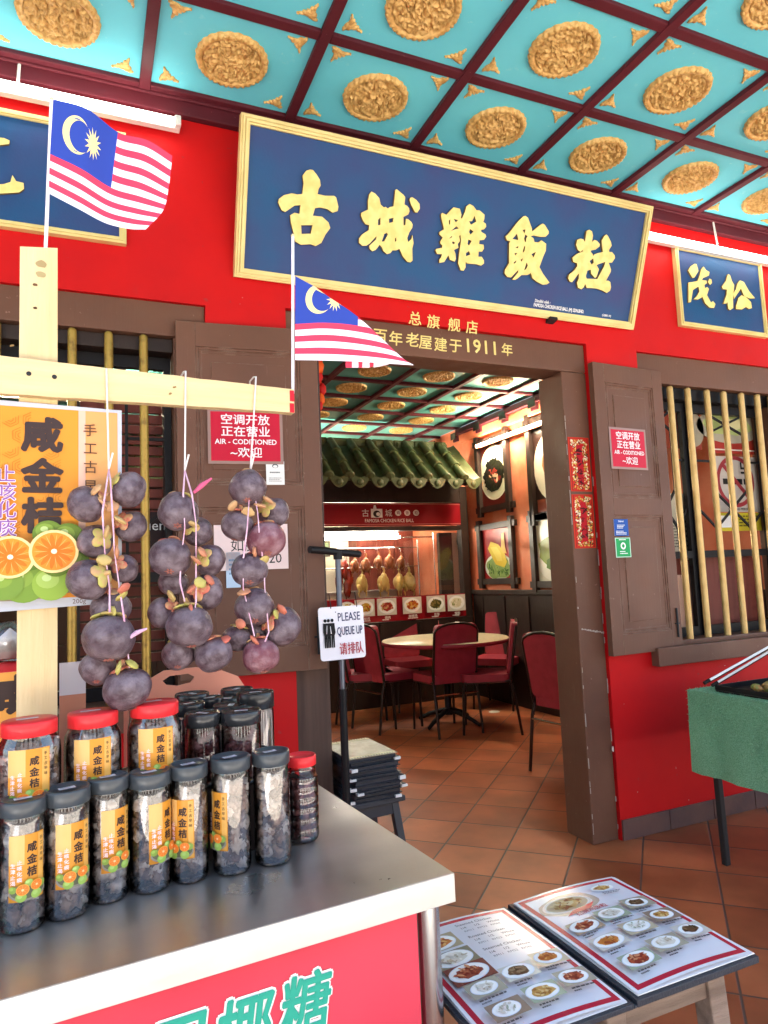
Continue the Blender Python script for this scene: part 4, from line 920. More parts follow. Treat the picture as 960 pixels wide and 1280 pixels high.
# lamp in the serving window
tube_light('kitchen_light', 'lit tube lamp at the top of the kitchen serving window', (1.45,KY+.42,1.80), (3.25,KY+.42,1.80), mat('lit_kitchen_tube', (1,.92,.74), .4, emit=70), n=V((0,-.3,-1)).normalized())
kl = [o for o in bpy.data.objects if o.name.startswith('kitchen_light')][0]; g = MB(); g.box((1.45,KY+.36,1.755), (3.25,KY+.52,1.783), mat('lit_lamp_diffuser', (1,.93,.76), .5, emit=6)); g.build('diffuser', kl)
g = MB(); F = xz(3.55,KY+.30,.9); pa_, pb_, pc_ = at(549,690,y=KY+.25).x, at(565,690,y=KY+.25).x, at(582,690,y=KY+.25).x+.05; g.box((pb_+.002,KY+.25,0), (pc_,KY+.27,1.80), ink('d8cdb8')); g.box((pa_,KY+.24,0), (pb_,KY+.30,1.80), DARKW); g.build('kitchen_partition', label='pale partition panel at the right end of the serving window', cat='partition')
g = MB(); hx_ = at(574,670,y=KY+.2).x; g.ball((hx_,KY+.2,1.70), .035,.03,.07, BLACKM, 6, None, .4, 3, 1); g.ball((hx_,KY+.2,1.60), .02,.02,.05, BLACKM, 6); g.tube([(hx_,KY+.2,1.75),(hx_,KY+.249,1.79)], .004, BLACKM); g.build('hanging_tool', label='small black object hanging on the pale kitchen partition', cat='utensil')
kc = thing('kitchen_cabinet', 'red brown timber cabinet against the kitchen rear wall', 'cabinet', (3.55,5.5,0))
g = MB(); g.box((3.15,5.35,0), (3.94,5.649,2.4), REDWOOD); g.build('carcass', kc)
g = MB(); [g.box((3.17+i*.25,5.33,.9), (3.40+i*.25,5.349,2.3), REDWOOD) for i in range(3)]; g.build('door', kc, bevel=.004)
g = MB(); g.box((1.0,5.50,1.3), (2.2,5.649,1.8), ink('a89a80')); g.box((1.05,5.49,1.35),(1.55,5.499,1.75), ink('6a6052')); g.box((1.65,5.49,1.35),(2.15,5.499,1.75), ink('7a6f5e')); g.build('wall_cupboard', label='beige wall cupboard on the kitchen rear wall', cat='cupboard')
g = MB(); F = xz(2.55,5.64,1.62); s = Sheet(g, F); g.prism([(0,0),(.34,0),(.34,.2),(0,.2)], [], F, -.005, .01, DARKW); s.h = .01; s.rect(.02,.02,.32,.18, ink('6b7a55')); g.build('small_picture', label='small green picture on the kitchen rear wall', cat='picture')
wk = thing('steel_worktop', 'steel kitchen worktop under the hanging chickens', 'worktop', (2.4,4.5,0))
g = MB(); g.box((1.3,4.22,.86), (3.56,4.9,.90), STEELB); g.build('top', wk, bevel=.004)
g = MB(); [g.box((x,y,0), (x+.04,y+.04,.86), STEELB) for x in (1.32,3.50) for y in (4.24,4.84)]; g.build('legs', wk)
g = MB(); g.box((1.75,4.40,.905), (3.25,4.62,1.17), ink('c9c4b2')); g.box((1.72,4.38,1.17), (3.28,4.64,1.185), STEELB); g.build('white_tub', label='long white tub on the steel worktop under the pale chickens', cat='tub')
hr = thing('hanging_rack', 'steel rails for hanging chickens in the serving window', 'rack', (2.3,4.3,.9))
g = MB(); HY = 4.32
for z in (1.655, 1.44): g.tube([(1.42,HY+.0,z),(3.50,HY,z)], .007, CHROME)
for x in (1.42,3.50): g.tube([(x,HY,.90),(x,HY,1.74)], .009, CHROME)
g.tube([(1.42,HY,.905),(3.50,HY,.905)], .007, CHROME); g.build('rails', hr)
ROAST = mat('roast_chicken_skin', (.30,.105,.035), .3, c2=(.14,.04,.015), nscale=14, coat=.3)
PALE = mat('poached_chicken_skin', (.62,.47,.14), .35, c2=(.52,.36,.10), nscale=12, coat=.3)
SIU = mat('glazed_roast_pork', (.25,.025,.012), .25, c2=(.12,.012,.008), nscale=14, coat=.4)
def chicken(m, seed):
    g = MB(); R = None
    g.ball((0,0,-.02), .068,.060,.082, m, 9, None, .18, 2.2, seed); g.ball((.0,-.012,.035), .040,.038,.05, m, 7, None, .1, 2, seed+1)
    for sx in (-1,1):
        g.ball((sx*.048,-.012,-.07), .026,.026,.052, m, 6, Matrix.Rotation(sx*.35,3,'Y')); g.ball((sx*.055,0,.01), .018,.02,.045, m, 6, Matrix.Rotation(-sx*.4,3,'Y'))
        g.tube([(sx*.058,-.012,-.11),(sx*.05,-.012,-.165)], [.011,.006], m, 7)
    g.tube([(0,-.01,.07),(.008,-.016,.11),(.0,-.005,.135)], [.017,.012,.013], m, 8)
    return g
def hang(protoname, label0, pts, m, rail, group, sc, labels):
    pr = None
    for i, (px, py) in enumerate(pts):
        q = at(px, py, y=HY-.02)
        if pr is None:
            pr = thing(protoname, labels[i], 'chicken', q, group=group); chicken(m, i+1).build('carcass', pr, local=True)
            h = MB(); h.tube([(0,-.0,.12),(0,.0,.17),(.0,.012,.185),(.0,.026,.175),(.0,.028,.16)], .003, CHROME, 6); h.build('hook', pr, local=True); pr.scale = (sc,sc,sc); pr.rotation_euler = (0,0,.4)
        else: copy_tree(pr, labels[i], q, rz=(-.5,.2,.9,-.2,.5)[i % 5], scale=(sc,sc,sc*(1+.06*(i % 2))))
hang('roast_chicken', '', [(443,706),(457,705),(472.5,702),(487,701),(501,702)], ROAST, 1.6, 'roast chickens hanging in the serving window', .80,
     ['dark roast chicken leftmost on the upper rail','roast chicken second from the left on the upper rail','roast chicken in the middle of the upper rail','roast chicken second from the right on the upper rail','roast chicken rightmost on the upper rail'])
hang('poached_chicken', '', [(452,727),(479,726),(498,726),(511,725)], PALE, 1.4, 'pale poached chickens hanging in the serving window', 1.0,
     ['pale poached chicken leftmost on the lower rail','pale poached chicken apart in the middle of the lower rail','yellow poached chicken touching its neighbour on its right','yellow poached chicken rightmost on the lower rail'])
for i, (px, py) in enumerate(((431,712),(437,721),(434,735),(424,728))):
    q = at(px, py, y=HY+.02); g = MB(); g.ball(q, .045,.03,.11, SIU, 8, None, .35, 2.5, i); g.tube([q+V((0,0,.09)), (q.x,HY,(1.655 if q.z < 1.6 else 1.74))], .003, CHROME, 6)
    g.build('roast_pork', label=('glazed red roast pork strip at the top left of the serving window','glazed pork strip nearest the roast chickens','glazed pork strip lowest in the serving window','glazed pork strip half hidden by the queue stand')[i], cat='roast meat', group='red roast pork strips')

# ------------------------------------------------------------------ dining table and chairs
tp = at(556,798, z=.75); tb = thing('round_table', 'round dining table with cream top and maroon edge in the dining room', 'table', (tp.x,tp.y,0))
TR = .44*(tp-CAM).dot(_f)/FPX*79/.44
g = MB(); g.lathe([(.0,.75),(TR-.004,.75),(TR,.746)], CREAM, 48); g.build('table_top', tb, local=True)
g = MB(); g.lathe([(TR,.746),(TR+.003,.735),(TR+.003,.72),(TR-.01,.712),(0,.712)], VINYL, 48); g.build('table_edge', tb, local=True)
g = MB(); g.lathe([(.03,.712),(.03,.10),(.05,.08)], BLACK, 14); g.build('pedestal', tb, local=True)
for a in range(4):
    g = MB(); g.tube([(.02*math.cos(a*1.571+.5),.02*math.sin(a*1.571+.5),.12),(.20*math.cos(a*1.571+.5),.20*math.sin(a*1.571+.5),.07),(.32*math.cos(a*1.571+.5),.32*math.sin(a*1.571+.5),.015)], [.022,.02,.016], BLACK, 8); g.build('foot', tb, local=True)
q = at(551,790, z=.76); cd_ = thing('condiment_set', 'small chrome condiment caddy on the cream table top', 'condiments', (tp.x-.03,tp.y+.05,.7505))
g = MB(); g.lathe([(.0,0),(.06,0),(.06,.008),(.0,.008)], CHROME, 16); g.tube([(0,0,.008),(0,0,.16)], .004, CHROME); g.build('tray', cd_, local=True)
for i, (x, y) in enumerate(((.03,.02),(-.03,.015),(0,-.035))):
    g = MB(); g.lathe([(.0,.009),(.022,.009),(.022,.06),(.016,.075)], ink('d9d4c8',.2), 12, (x,y,0)); g.lathe([(.017,.0755),(.017,.092),(.0,.094)], (PLRED, BLACK, CHROME)[i], 12, (x,y,0)); g.build('bottle', cd_, local=True)
def make_chair():
    t = thing('banquet_chair', 'x', 'chair', (0,0,0), group='maroon banquet chairs')
    # chair faces +y, back at y=-.2
    def rbox(g, F, w, d, r, h0, h1, m, crown=0):
        pts = []
        for cx, cyy, a0 in ((w-r,d-r,0),(-w+r,d-r,90),(-w+r,-d+r,180),(w-r,-d+r,270)):
            for k in range(5): a = rad(a0+22.5*k); pts.append((cx+r*math.cos(a), cyy+r*math.sin(a)))
        g.prism(pts, [], F, h0, h1, m)
    g = MB(); rbox(g, lambda x, y, h: V((x,y,h)), .21, .21, .06, .425, .49, VINYL); g.build('seat', t, local=True, bevel=.018)
    Fb = frame((0,-.21,.60), (-1,0,0), V((0,-.16,1)))
    g = MB(); rbox(g, lambda x, y, h: Fb(x,y+.10,h), .195, .215, .035, -.022, .022, VINYL); g.build('backrest', t, local=True, bevel=.015)
    g = MB(); B = lambda x, h: V((x,-.205-.16*(h-.47),h))
    arch = [B(-.20,.44)]+[B(-.205,.5+.06*i) for i in range(6)]
    for k in range(9): a = math.pi*(1-k/8); arch.append(B(.205*math.cos(a) if abs(math.cos(a)) > .99 else .205*math.cos(a)*1.0, .845+.075*math.sin(a)))
    arch += [B(.205,.5+.06*i) for i in range(5,-1,-1)]+[B(.20,.44)]
    g.tube(arch, .0115, CFRAME, 8); g.tube([(-.20,-.20,.435),(-.20,.18,.42)], .011, CFRAME); g.tube([(.20,-.20,.435),(.20,.18,.42)], .011, CFRAME); g.build('back_frame', t, local=True)
    for sx in (-1,1):
        g = MB(); g.tube([(sx*.20,-.19,.44),(sx*.205,-.22,.36),(sx*.205,-.27,.0)], .0115, CFRAME, 8); g.build('leg', t, local=True)
        g = MB(); g.tube([(sx*.19,.17,.425),(sx*.195,.19,.36),(sx*.20,.205,.0)], .0115, CFRAME, 8); g.build('leg', t, local=True)
    g = MB(); g.tube([(-.205,-.226,.335),(.205,-.226,.335)], .008, CHROME, 8); g.build('stretcher', t, local=True)
    return t
ch = make_chair(); first = True
def put_chair(p, q, label):
    """p, q: rear feet (left, right) on the floor as seen from behind"""
    global first
    d = (q-p); a = math.atan2(d.y, d.x); c = (p+q)/2; loc = V((c.x,c.y,0))+Matrix.Rotation(a,3,'Z') @ V((0,.27,0))
    if first: ch.location = loc; ch.rotation_euler = (0,0,a); ch['label'] = label; first = False; return ch
    return copy_tree(ch, label, loc, rz=a)
def chair_at(x, y, rz, label): 
    c = V((x,y,0)); r = Matrix.Rotation(rz,3,'Z'); return put_chair(c+r @ V((-.2,-.27,0)), c+r @ V((.2,-.27,0)), label)
fp = lambda px, py: at(px, py, z=0)
print('chair widths', (fp(554,924)-fp(600,916)).length, (fp(442,911)-fp(473,918)).length, 'table', tp, TR)
put_chair(fp(554,924), fp(600,917), 'maroon banquet chair in front of the table with its back to the doorway')
put_chair(fp(442,911), fp(473,919), 'maroon banquet chair left of the table, nearer of the left pair')
chair_at(tp.x-.66, tp.y+.28, rad(-102), 'maroon banquet chair left of the table, farther of the left pair')
chair_at(tp.x+.03, tp.y+.86, rad(176), 'maroon banquet chair behind the table, only its back top showing')
chair_at(3.14, 2.38, rad(58), 'maroon banquet chair right of the table, back seen nearly edge on')
chair_at(tp.x+.80, tp.y+.40, rad(128), 'maroon banquet chair near the orange wall facing the doorway')
chair_at(tp.x+1.10, tp.y-.05, rad(150), 'maroon banquet chair by the wainscot, mostly hidden by the right door jamb')
n1, n2 = fp(668,985), fp(694,962); chair_at(3.01, 1.02, rad(-82), 'maroon banquet chair nearest the right door jamb, back turned to the doorway')
g = MB(); q = fp(618,890); g.lathe([(.0,.004),(.05,.004),(.055,.0),(.0,.0)], ink('d9d2c4'), 16, (q.x,q.y,.001)); g.build('paper_plate', label='small white disc lying on the floor under the chairs', cat='litter')

# ------------------------------------------------------------------ queue stand, stool with folders
SY = -.16
p_top = at(422,690, y=SY); qx = p_top.x
qs = thing('queue_stand', 'black pole stand with crossbar holding the queue notice by the left door jamb', 'stand', (qx,SY,0))
zt = p_top.z
g = MB(); g.tube([(qx,SY,.03),(qx,SY,at(418,862,y=SY).z)], .0155, BLACK, 12); g.tube([(qx,SY,at(418,862,y=SY).z-.02),(qx,SY,zt)], .0115, mat('grey_steel_pole', (.12,.13,.16), .3, metal=.8), 12); g.build('pole', qs)
g = MB(); g.lathe([(.0,.03),(.05,.03),(.16,.012),(.165,0),(.0,0)], BLACK, 24, (qx,SY,0)); g.build('base', qs)
a = at(387,687, y=SY-.05); b = at(458,685, y=SY+.06); g = MB(); g.tube([a, V((qx,SY,zt)), V((2*qx-a.x-.02,2*SY-a.y,2*zt-a.z+.0))], .0145, BLACK, 12); g.tube([V((qx,SY,zt-.03)),V((qx,SY,zt+.005))], .018, BLACK, 12); g.build('crossbar', qs)
qp = (at(400,830, y=SY-.02), at(455,757, y=SY-.02))
ex = V((qp[1].x-qp[0].x, .012, .0)).normalized(); tl = at(397,760, y=SY-.025); tr = at(453,756, y=SY-.02); bl = at(401,827, y=SY-.025)
ex = (tr-tl).normalized(); ey = (tl-bl).normalized(); w, h = (tr-tl).length, (tl-bl).length
F = frame(bl, ex, ey); g = MB(); c_ = .012; oc = []
for cx, cyy, a0 in ((w-c_,h-c_,0),(c_,h-c_,90),(c_,c_,180),(w-c_,c_,270)):
    for kk in range(4): oc.append((cx+c_*math.cos(rad(a0+30*kk)), cyy+c_*math.sin(rad(a0+30*kk))))
g.prism(oc, [], F, 0, .003, ink('eeeaf0',.3)); s = Sheet(g, F, h=.003, step=.0006); nv = ink('222a5a'); bk = ink('0c0c10')
s.text("PLEASE", w*.67, h*.80, h*.225, nv, off=.006, sx=w*.50/(h*.225*3.05)); s.text("QUEUE UP", w*.67, h*.52, h*.225, nv, off=.006, sx=w*.50/(h*.225*4.15)); s.text("请排队", w*.68, h*.20, h*.24, ink('b01830'), sx=w*.52/(h*.24*2.9), off=.006)
for i, xx in enumerate((.13,.20,.28)):
    s.disc(w*xx,h*.75,w*.032,h*.032, bk, 14); s.poly([(w*(xx-.045),h*.70),(w*(xx+.045),h*.70),(w*(xx+.06),h*.52),(w*(xx+.035),h*.46),(w*(xx+.03),h*.24),(w*(xx+.002),h*.24),(w*xx,h*.42),(w*(xx-.008),h*.24),(w*(xx-.035),h*.24),(w*(xx-.035),h*.46),(w*(xx-.055),h*.54)], bk)
s.poly([(w*.14,h*.5),(w*.155,h*.66),(w*.165,h*.66),(w*.15,h*.5)], ink('eeeaf0')); s.poly([(w*.235,h*.5),(w*.225,h*.64),(w*.235,h*.64),(w*.25,h*.5)], ink('eeeaf0'))
s.disc(w*.36,h*.9,w*.012,w*.012, bk, 8)
for xx in (.28,.86): g.tube([F(w*xx,h*.97,.002), F(w*xx,h*1.02,.005), F(w*xx,h*1.25,.0)+V((0,.01,0))], .0018, BLACKM, 6)
g.build('queue_notice', label='white notice asking guests to queue up hung on the black stand', cat='notice')

sc_ = at(462,978, y=-.20); SXc, SYc = at(466,950,y=-.12).x, -.02
def stool(name, label, cx, cyy, rz, w, d, h, m, leg, th, splay):
    t = thing(name, label, 'stool', (cx,cyy,0), rz)
    g = MB(); g.box((-w,-d,h-th), (w,d,h), m); g.box((-w+.03,-d+.02,h-th-.05), (w-.03,-d+.04,h-th-.0005), m); g.box((-w+.03,d-.04,h-th-.05), (w-.03,d-.02,h-th-.0005), m); g.build('seat', t, local=True, bevel=.004)
    for sx in (-1,1):
        for sy in (-1,1):
            g = MB(); g.bar((sx*(w-.04),sy*(d-.035),h-th-.0005), (sx*(w-.04+splay),sy*(d-.035+splay),0), leg, leg, m, up=V((0,1,0))); g.build('leg', t, local=True, bevel=.003)
    return t
mb_top = at(470,985, y=-.05)
stool('plastic_stool', 'black plastic stool carrying a stack of menu folders inside the doorway', 1.075, .02, rad(4), .125, .145, .425, mat('dark_grey_plastic', (.045,.047,.055), .42), .032, .022, .045)
rn = random.Random(12); z = .4255; nf = 10
for i in range(nf):
    th = rn.uniform(.014,.021); dx, dy, rz = rn.uniform(-.014,.014), rn.uniform(-.014,.014), rn.uniform(-.10,.10)
    top = i == nf-1
    t = thing('menu_folder', 'x', 'menu folder', (1.07+dx,.02+dy,z), rad(3)+rz, group='menu folders stacked on the black stool')
    t['label'] = 'topmost tan menu folder on the stack on the black stool' if top else ('black menu folder at the very bottom of the stack on the stool' if i == 0 else 'closed black menu folder within the stack on the stool')
    m = KHAKI if top else FOLDER
    g = MB(); g.box((-.108,-.155,0), (.108,.155,.0028), FOLDER); g.box((-.108,-.155,th-.0032), (.108,.155,th-.0004), m); g.box((-.108,-.155,.0029), (-.105,.155,th-.0033), FOLDER); g.build('cover', t, local=True, bevel=.001)
    g = MB(); g.box((-.104,-.146,.0031), (.102,.146,th-.0035), ink('3a3a40')); 
    for cxs, cys in ((1,-1),(1,1),(-1,-1)):
        if rn.random() < .42: g.box((cxs*.101-.016,cys*.149-.012,.0032), (cxs*.101+.011,cys*.149+.012,th-.0034), PAPER)
    g.build('pages', t, local=True)
    if top:
        g = MB()
        for xx in [-.10+.012*j for j in range(17)]:
            g.box((xx,-.152,th-.0003), (xx+.005,-.142,th+.0012), ink('e6dcb8')); g.box((xx,.142,th-.0003), (xx+.005,.152,th+.0012), ink('e6dcb8'))
        g.box((-.106,-.138,th-.0003), (.106,-.127,th+.0007), ink('d6c896')); g.box((-.106,.127,th-.0003), (.106,.138,th+.0007), ink('d6c896')); g.build('stitching', t, local=True, kind='stuff')
    z += th+.0006

# ------------------------------------------------------------------ open menu on the wooden stool
MZ = .555
mtl, mtm, mtr = at(545,1155,z=MZ), at(635,1131,z=MZ), at(763,1096,z=MZ)
x0, xm, x1 = mtm.x-.29, mtm.x, mtr.x; yT, yB = mtm.y, at(935,1194,z=MZ).y
print('menu', xm, x1, yT, yB)
stool('wooden_stool', 'low weathered wooden stool under the open menu', (xm+x1)/2-.02, (yT+yB)/2-.0, 0, (x1-xm)/2+.015, .16, MZ-.016, OLDW, .045, .03, .02)
mn = thing('open_menu', 'open picture menu folder with red bordered pages on the wooden stool', 'menu', (xm,(yT+yB)/2,MZ-.0155))
hh = yT-yB
g = MB(); g.box((xm+.004,yB-.008,MZ-.0155), (x1+.010,yT+.008,MZ-.003), FOLDER); g.box((x0-.01,yB-.008,MZ-.0155), (xm-.004,yT+.008,MZ-.006), FOLDER); g.box((xm-.0035,yB-.008,MZ-.0155), (xm+.0035,yT+.008,MZ-.010), FOLDER)
g.build('cover', mn, bevel=.0015)
g = MB(); 
for i in range(3): g.box((xm+.014,yB+.001-.001*i,MZ-.0028+.0012*i), (x1+.004+.003*(2-i),yT-.002,MZ-.0020+.0012*i), PAPER)
g.box((x0,yB,MZ-.0058), (xm-.012,yT-.002,MZ-.0048), PAPER)
g.build('pages', mn)
def page(x, w, z, left):
    # gentle bow of the page
    def F(a, b, h=0): 
        u = a/w; return V((x+a, yB+b, z+h+.006*math.sin(math.pi*min(1,max(0,u)))+.004*math.sin(math.pi*b/hh*1.0)))
    g = MB(); s = Sheet(g, F, step=.00022)
    def grid(xa, ya, xb, yb, m, n=8):
        s.up(); vs = []; fs = []
        for i in range(n+1):
            for j in range(n+1): vs.append(F(xa+(xb-xa)*i/n, ya+(yb-ya)*j/n, s.h))
        for i in range(n):
            for j in range(n): a = i*(n+1)+j; fs.append((a, a+n+1, a+n+2, a+1))
        s.mb.add(vs, fs, m, True)
    h = hh; pk = ink('b8283c',.25); wh = ink('dcd8dc',.22)
    grid(0,.001,w,h-.001, ink('e6e2e4',.22)); grid(w*.025,h*.02,w*.975,h*.98, pk); grid(w*.065,h*.05,w*.935,h*.95, wh)
    pal2 = [('c89a50','a06a30','e0c080'),('8a3020','b05030','d08a60'),('d8d0c0','b8a890','efe8da'),('6a4a30','4a3018','907050'),('c87830','e0a860','a04a20'),('e8e4dc','c8c0b0','a8a890')]
    dk = ink('4a4448')
    def pic(cx, cyy, ww, hhh, i):
        s.rect(cx-ww*.46,cyy-hhh*.44,cx+ww*.46,cyy+hhh*.44, ink(('b8aa90','a39c88','8f7a68','c6c0b4','9aa48c')[(i*2+left) % 5],.25), 3); h0 = s.h; s.dish(cx+ww*.03*((i*3) % 3-1), cyy, ww*(.36+.04*((i*2) % 3)), pal2[(i+left*2) % 6], i*5+left*50, hhh*(.36+.03*((i*2) % 3)), 18); s.h = h0+.0006
        s.lines(cx-ww*.4,cyy-hhh*.56,ww*.8,hhh*.16,1, dk, .5, i); s.lines(cx-ww*.4,cyy-hhh*.72,ww*.35,hhh*.14,1, dk, .5, i+9)
    if left:
        for i, (a, b) in enumerate(((.20,.80),(.20,.62),(.22,.47))): s.rect(w*.08,h*(b-.075),w*.40,h*(b+.075), ink(('b0a080','8a8068','7a4038')[i],.25), 3); s.dish(w*.23, h*b, w*.15, pal2[(4,2,1)[i]], 70+i, h*.07, 14)
        s.rect(w*.08,h*.885,w*.24,h*.935, pk); s.text("鸡饭", w*.16, h*.91, w*.05, wht)
        for i in range(3):
            yy = h*(.87-.145*i); s.text(("Steamed Chicken","Roasted Chicken","Steamed Chicken")[i], w*.44, yy, w*.046, dk, ax='L', off=.006); s.text("1/4      1/2      Whole", w*.46, yy-h*.042, w*.04, dk, ax='L', off=.006); s.text("RM11   RM22   RM44", w*.46, yy-h*.080, w*.036, dk, ax='L')
        for i, (a, b) in enumerate(((.22,.31),(.51,.335),(.79,.37),(.22,.125),(.51,.145),(.79,.175))): pic(w*a, h*b, w*.275, h*.130, i)
    else:
        s.disc(w*.34,h*.80,w*.27,h*.11, ink('a89a8c',.25), 24, 0, .15, 3); s.disc(w*.32,h*.80,w*.22,h*.085, ink('d6cfc6',.25), 24)
        h0 = s.h; s.dish(w*.32, h*.80, w*.2, ('b88a50','a06038','d8b070','e0c898'), 5, h*.075, 40, plate='cbb48e', rim='e4ddd4'); s.h = h0+.0008
        s.poly([(w*.2,h*.68),(w*.44,h*.70),(w*.52,h*.75),(w*.42,h*.735),(w*.28,h*.72)], pk); s.text("招牌鸡饭粒", w*.42, h*.68, w*.06, pk, off=.01, rot=.05)
        s.dish(w*.74, h*.865, w*.11, pal2[0], 44, h*.042, 14); s.lines(w*.66,h*.80,w*.2,h*.03,2, dk)
        for i, (a, b) in enumerate(((.21,.545),(.49,.57),(.78,.605),(.21,.355),(.50,.385),(.785,.42),(.215,.155),(.505,.19),(.785,.225))): pic(w*a, h*b, w*.275, h*.130, i+1)
    return g
page(xm+.014, x1-xm-.012, MZ+.0008, 0).build('printed_page', mn); page(x0, xm-.012-x0, MZ-.0040, 1).build('printed_page', mn)

# ------------------------------------------------------------------ green turf table
GZ = .755; ga = at(859,863, z=GZ); gx, gy = ga.x, ga.y
print('green', gx, gy)
gt = thing('buffet_table', 'folding table draped in green artificial turf at the right edge', 'table', (gx+.5,gy-.6,0))
g = MB(); g.box((gx+.01,gy-1.19,GZ-.03), (gx+1.0,gy-.01,GZ-.004), OLDW); g.build('table_top', gt)
zb1 = at(872,966, x=gx-.01).z
g = MB(); n = 40
def drape(pA, pB, zt, zb, out):
    vs = []; fs = []; m = 8; N = int((pB-pA).length/.03)
    for i in range(N+1):
        p = pA.lerp(pB, i/N)
        for j in range(m+1):
            v = j/m; wv = .006*math.sin(i*.9)*v+.004*noise.noise(V((i*.6,j*.4,0))); vs.append(V((p.x+out.x*(.012*v+wv), p.y+out.y*(.012*v+wv), zt+(zb-zt)*v+(.006*noise.noise(V((i*1.3,0,5))) if j == m else 0))))
    for i in range(N):
        for j in range(m): a = i*(m+1)+j; fs.append((a, a+m+1, a+m+2, a+1))
    g.add(vs, fs, TURF, True)
A, B = V((gx,gy,0)), V((gx,gy-1.2,0)); drape(A, B, GZ, zb1, V((-1,0,0))); drape(V((gx+1.01,gy,0)), A, GZ, zb1+.02, V((0,1,0))); drape(B, V((gx+1.01,gy-1.2,0)), GZ, zb1, V((0,-1,0)))
g.box((gx,gy-1.2,GZ-.003), (gx+1.01,gy,GZ+.004), TURF)
rn = random.Random(2)
for i in range(9000):                       # blades of the turf pile on the visible side and top
    if i % 4:
        p = V((gx-.004,gy-rn.random()*1.0,zb1+.01+rn.random()*(GZ-zb1))); d = V((-rn.uniform(.5,1),rn.uniform(-.7,.7),rn.uniform(-.6,.6)))
    else: p = V((gx+rn.random()*.4,gy-rn.random()*1.0,GZ+.003)); d = V((rn.uniform(-.6,.6),rn.uniform(-.6,.6),1))
    d = d.normalized()*.010; sd_ = d.cross(V((rn.random(),rn.random(),rn.random()))).normalized()*.0016
    g.add([p-sd_,p+sd_,p+d], [(0,1,2)], TURFL if i % 3 else TURF)
g.build('turf_cover', gt)
lg = at(908,1081, z=0)
for (lx, ly) in ((lg.x,lg.y),(lg.x+.75,lg.y),(lg.x,lg.y-1.0),(lg.x+.75,lg.y-1.0)):
    g = MB(); g.bar((lx,ly,0), (lx-.015,ly+.0,GZ-.03), .028, .028, BLACKM, up=V((0,1,0))); g.build('leg', gt, bevel=.004)
ty = at(898,858, z=GZ+.03)
tr_ = thing('food_tray', 'shallow black tray with food on the green turf table', 'tray', (ty.x+.2,ty.y-.2,GZ+.005))
g = MB(); X0, X1, Y1, Y0 = ty.x, ty.x+.45, ty.y+.02, ty.y-.62
g.box((X0,Y0,GZ+.005), (X1,Y1,GZ+.012), BLACK)
for lo, hi in (((X0,Y0),(X0+.006,Y1)),((X1-.006,Y0),(X1,Y1)),((X0+.006,Y0),(X1-.006,Y0+.006)),((X0+.006,Y1-.006),(X1-.006,Y1))): g.box((lo[0],lo[1],GZ+.0125), (hi[0],hi[1],GZ+.034), BLACK)
g.build('pan', tr_, bevel=.002)
FRY = mat('fried_food', (.34,.17,.05), .5, c2=(.22,.28,.07), nscale=22, nlo=.45, nhi=.6)
g = MB(); rn = random.Random(4)
for i in range(70): g.ball((X0+.05+rn.random()*.37,Y0+.05+rn.random()*.5,GZ+.02+rn.random()*.02), .022,.018,.014, FRY, 5, Matrix.Rotation(rn.random()*6,3,'Z'), .5, 2, i)
g.build('food', tr_)
q = at(962,815, s=1) ; bw_ = at(952,822, z=GZ+.09)
fb = thing('snack_bowl', 'bowl heaped with fried snacks at the right edge beyond the tray', 'bowl', (X0+.30,Y1-.20,GZ+.0125))
g = MB(); g.lathe([(.05,0),(.10,.05),(.11,.08),(.104,.08),(.09,.05),(.0,.02)], ink('d9d4cc',.25), 24); g.build('bowl_body', fb, local=True)
g = MB()
for i in range(50): a = rn.random()*6.28; d = math.sqrt(rn.random())*.085; g.ball((d*math.cos(a),d*math.sin(a),.075+.07*(1-d/.09)*rn.random()), .02,.016,.014, FRY, 5, Matrix.Rotation(a,3,'Z'), .5, 2, i)
g.build('snacks', fb, local=True)
for i, (pa, pb) in enumerate((((880,854),(962,808)),((890,857),(962,814)))):
    a = at(pa[0],pa[1], y=ty.y+.0+.02*i); b = at(pb[0],pb[1], y=ty.y-.08+.02*i); d = (b-a).normalized()
    if i == 0: tg = thing('serving_tongs', 'long white and black tongs resting across the food tray', 'tongs', a)
    g = MB(); g.tube([a, a+d*.03], .008, BLACK, 10); g.tube([a+d*.03, b+d*.2], .0055, ink('e8e8ea',.25), 10); g.tube([a+d*.03+V((0,0,-.007)), b+d*.2+V((0,0,-.007))], .0035, BLACK, 8); g.build('arm', tg)

# ------------------------------------------------------------------ steel counter
CZ = .80
cc = at(566.5,1091, z=CZ); cf = at(0,1250, z=CZ); ex = (cc-cf); ex.z = 0; ex.normalize(); ey = V((-ex.y, ex.x, 0))
CA = math.atan2(ex.y, ex.x)
print('counter', cc, math.degrees(CA))
CR = Matrix.Translation(V((cc.x,cc.y,0))) @ Matrix.Rotation(CA,4,'Z')   # local x to the right end, y away from the camera
ct = thing('steel_counter', 'stainless steel counter with red front panel holding the jars', 'counter', (cc.x,cc.y,0), CA)
CD = .66
g = MB(); g.box((-1.5,0,CZ-.0015), (0,CD,CZ), STEEL); g.build('worktop', ct, local=True)
g = MB(); lip = .048
g.box((-1.5,-.0015,CZ-lip), (0,0,CZ-.0005), STEELB); g.box((.0,-.0015,CZ-lip), (.0015,CD,CZ-.0005), STEELB); g.box((-1.5,0,CZ-lip), (-.0005,.015,CZ-lip+.0015), STEELB); g.build('folded_lip', ct, local=True, bevel=.0006)
g = MB(); g.box((-1.5,.03,.06), (-.06,.045,CZ-.01), mat('sky_washed_red_panel', hexc('d04454'), .5, spec=.2, c2=hexc('cc3a4c'), nscale=2)); fp_ = g.build('front_panel', ct, local=True)  # red lightened to pink: the bright sky's wash is put into the colour
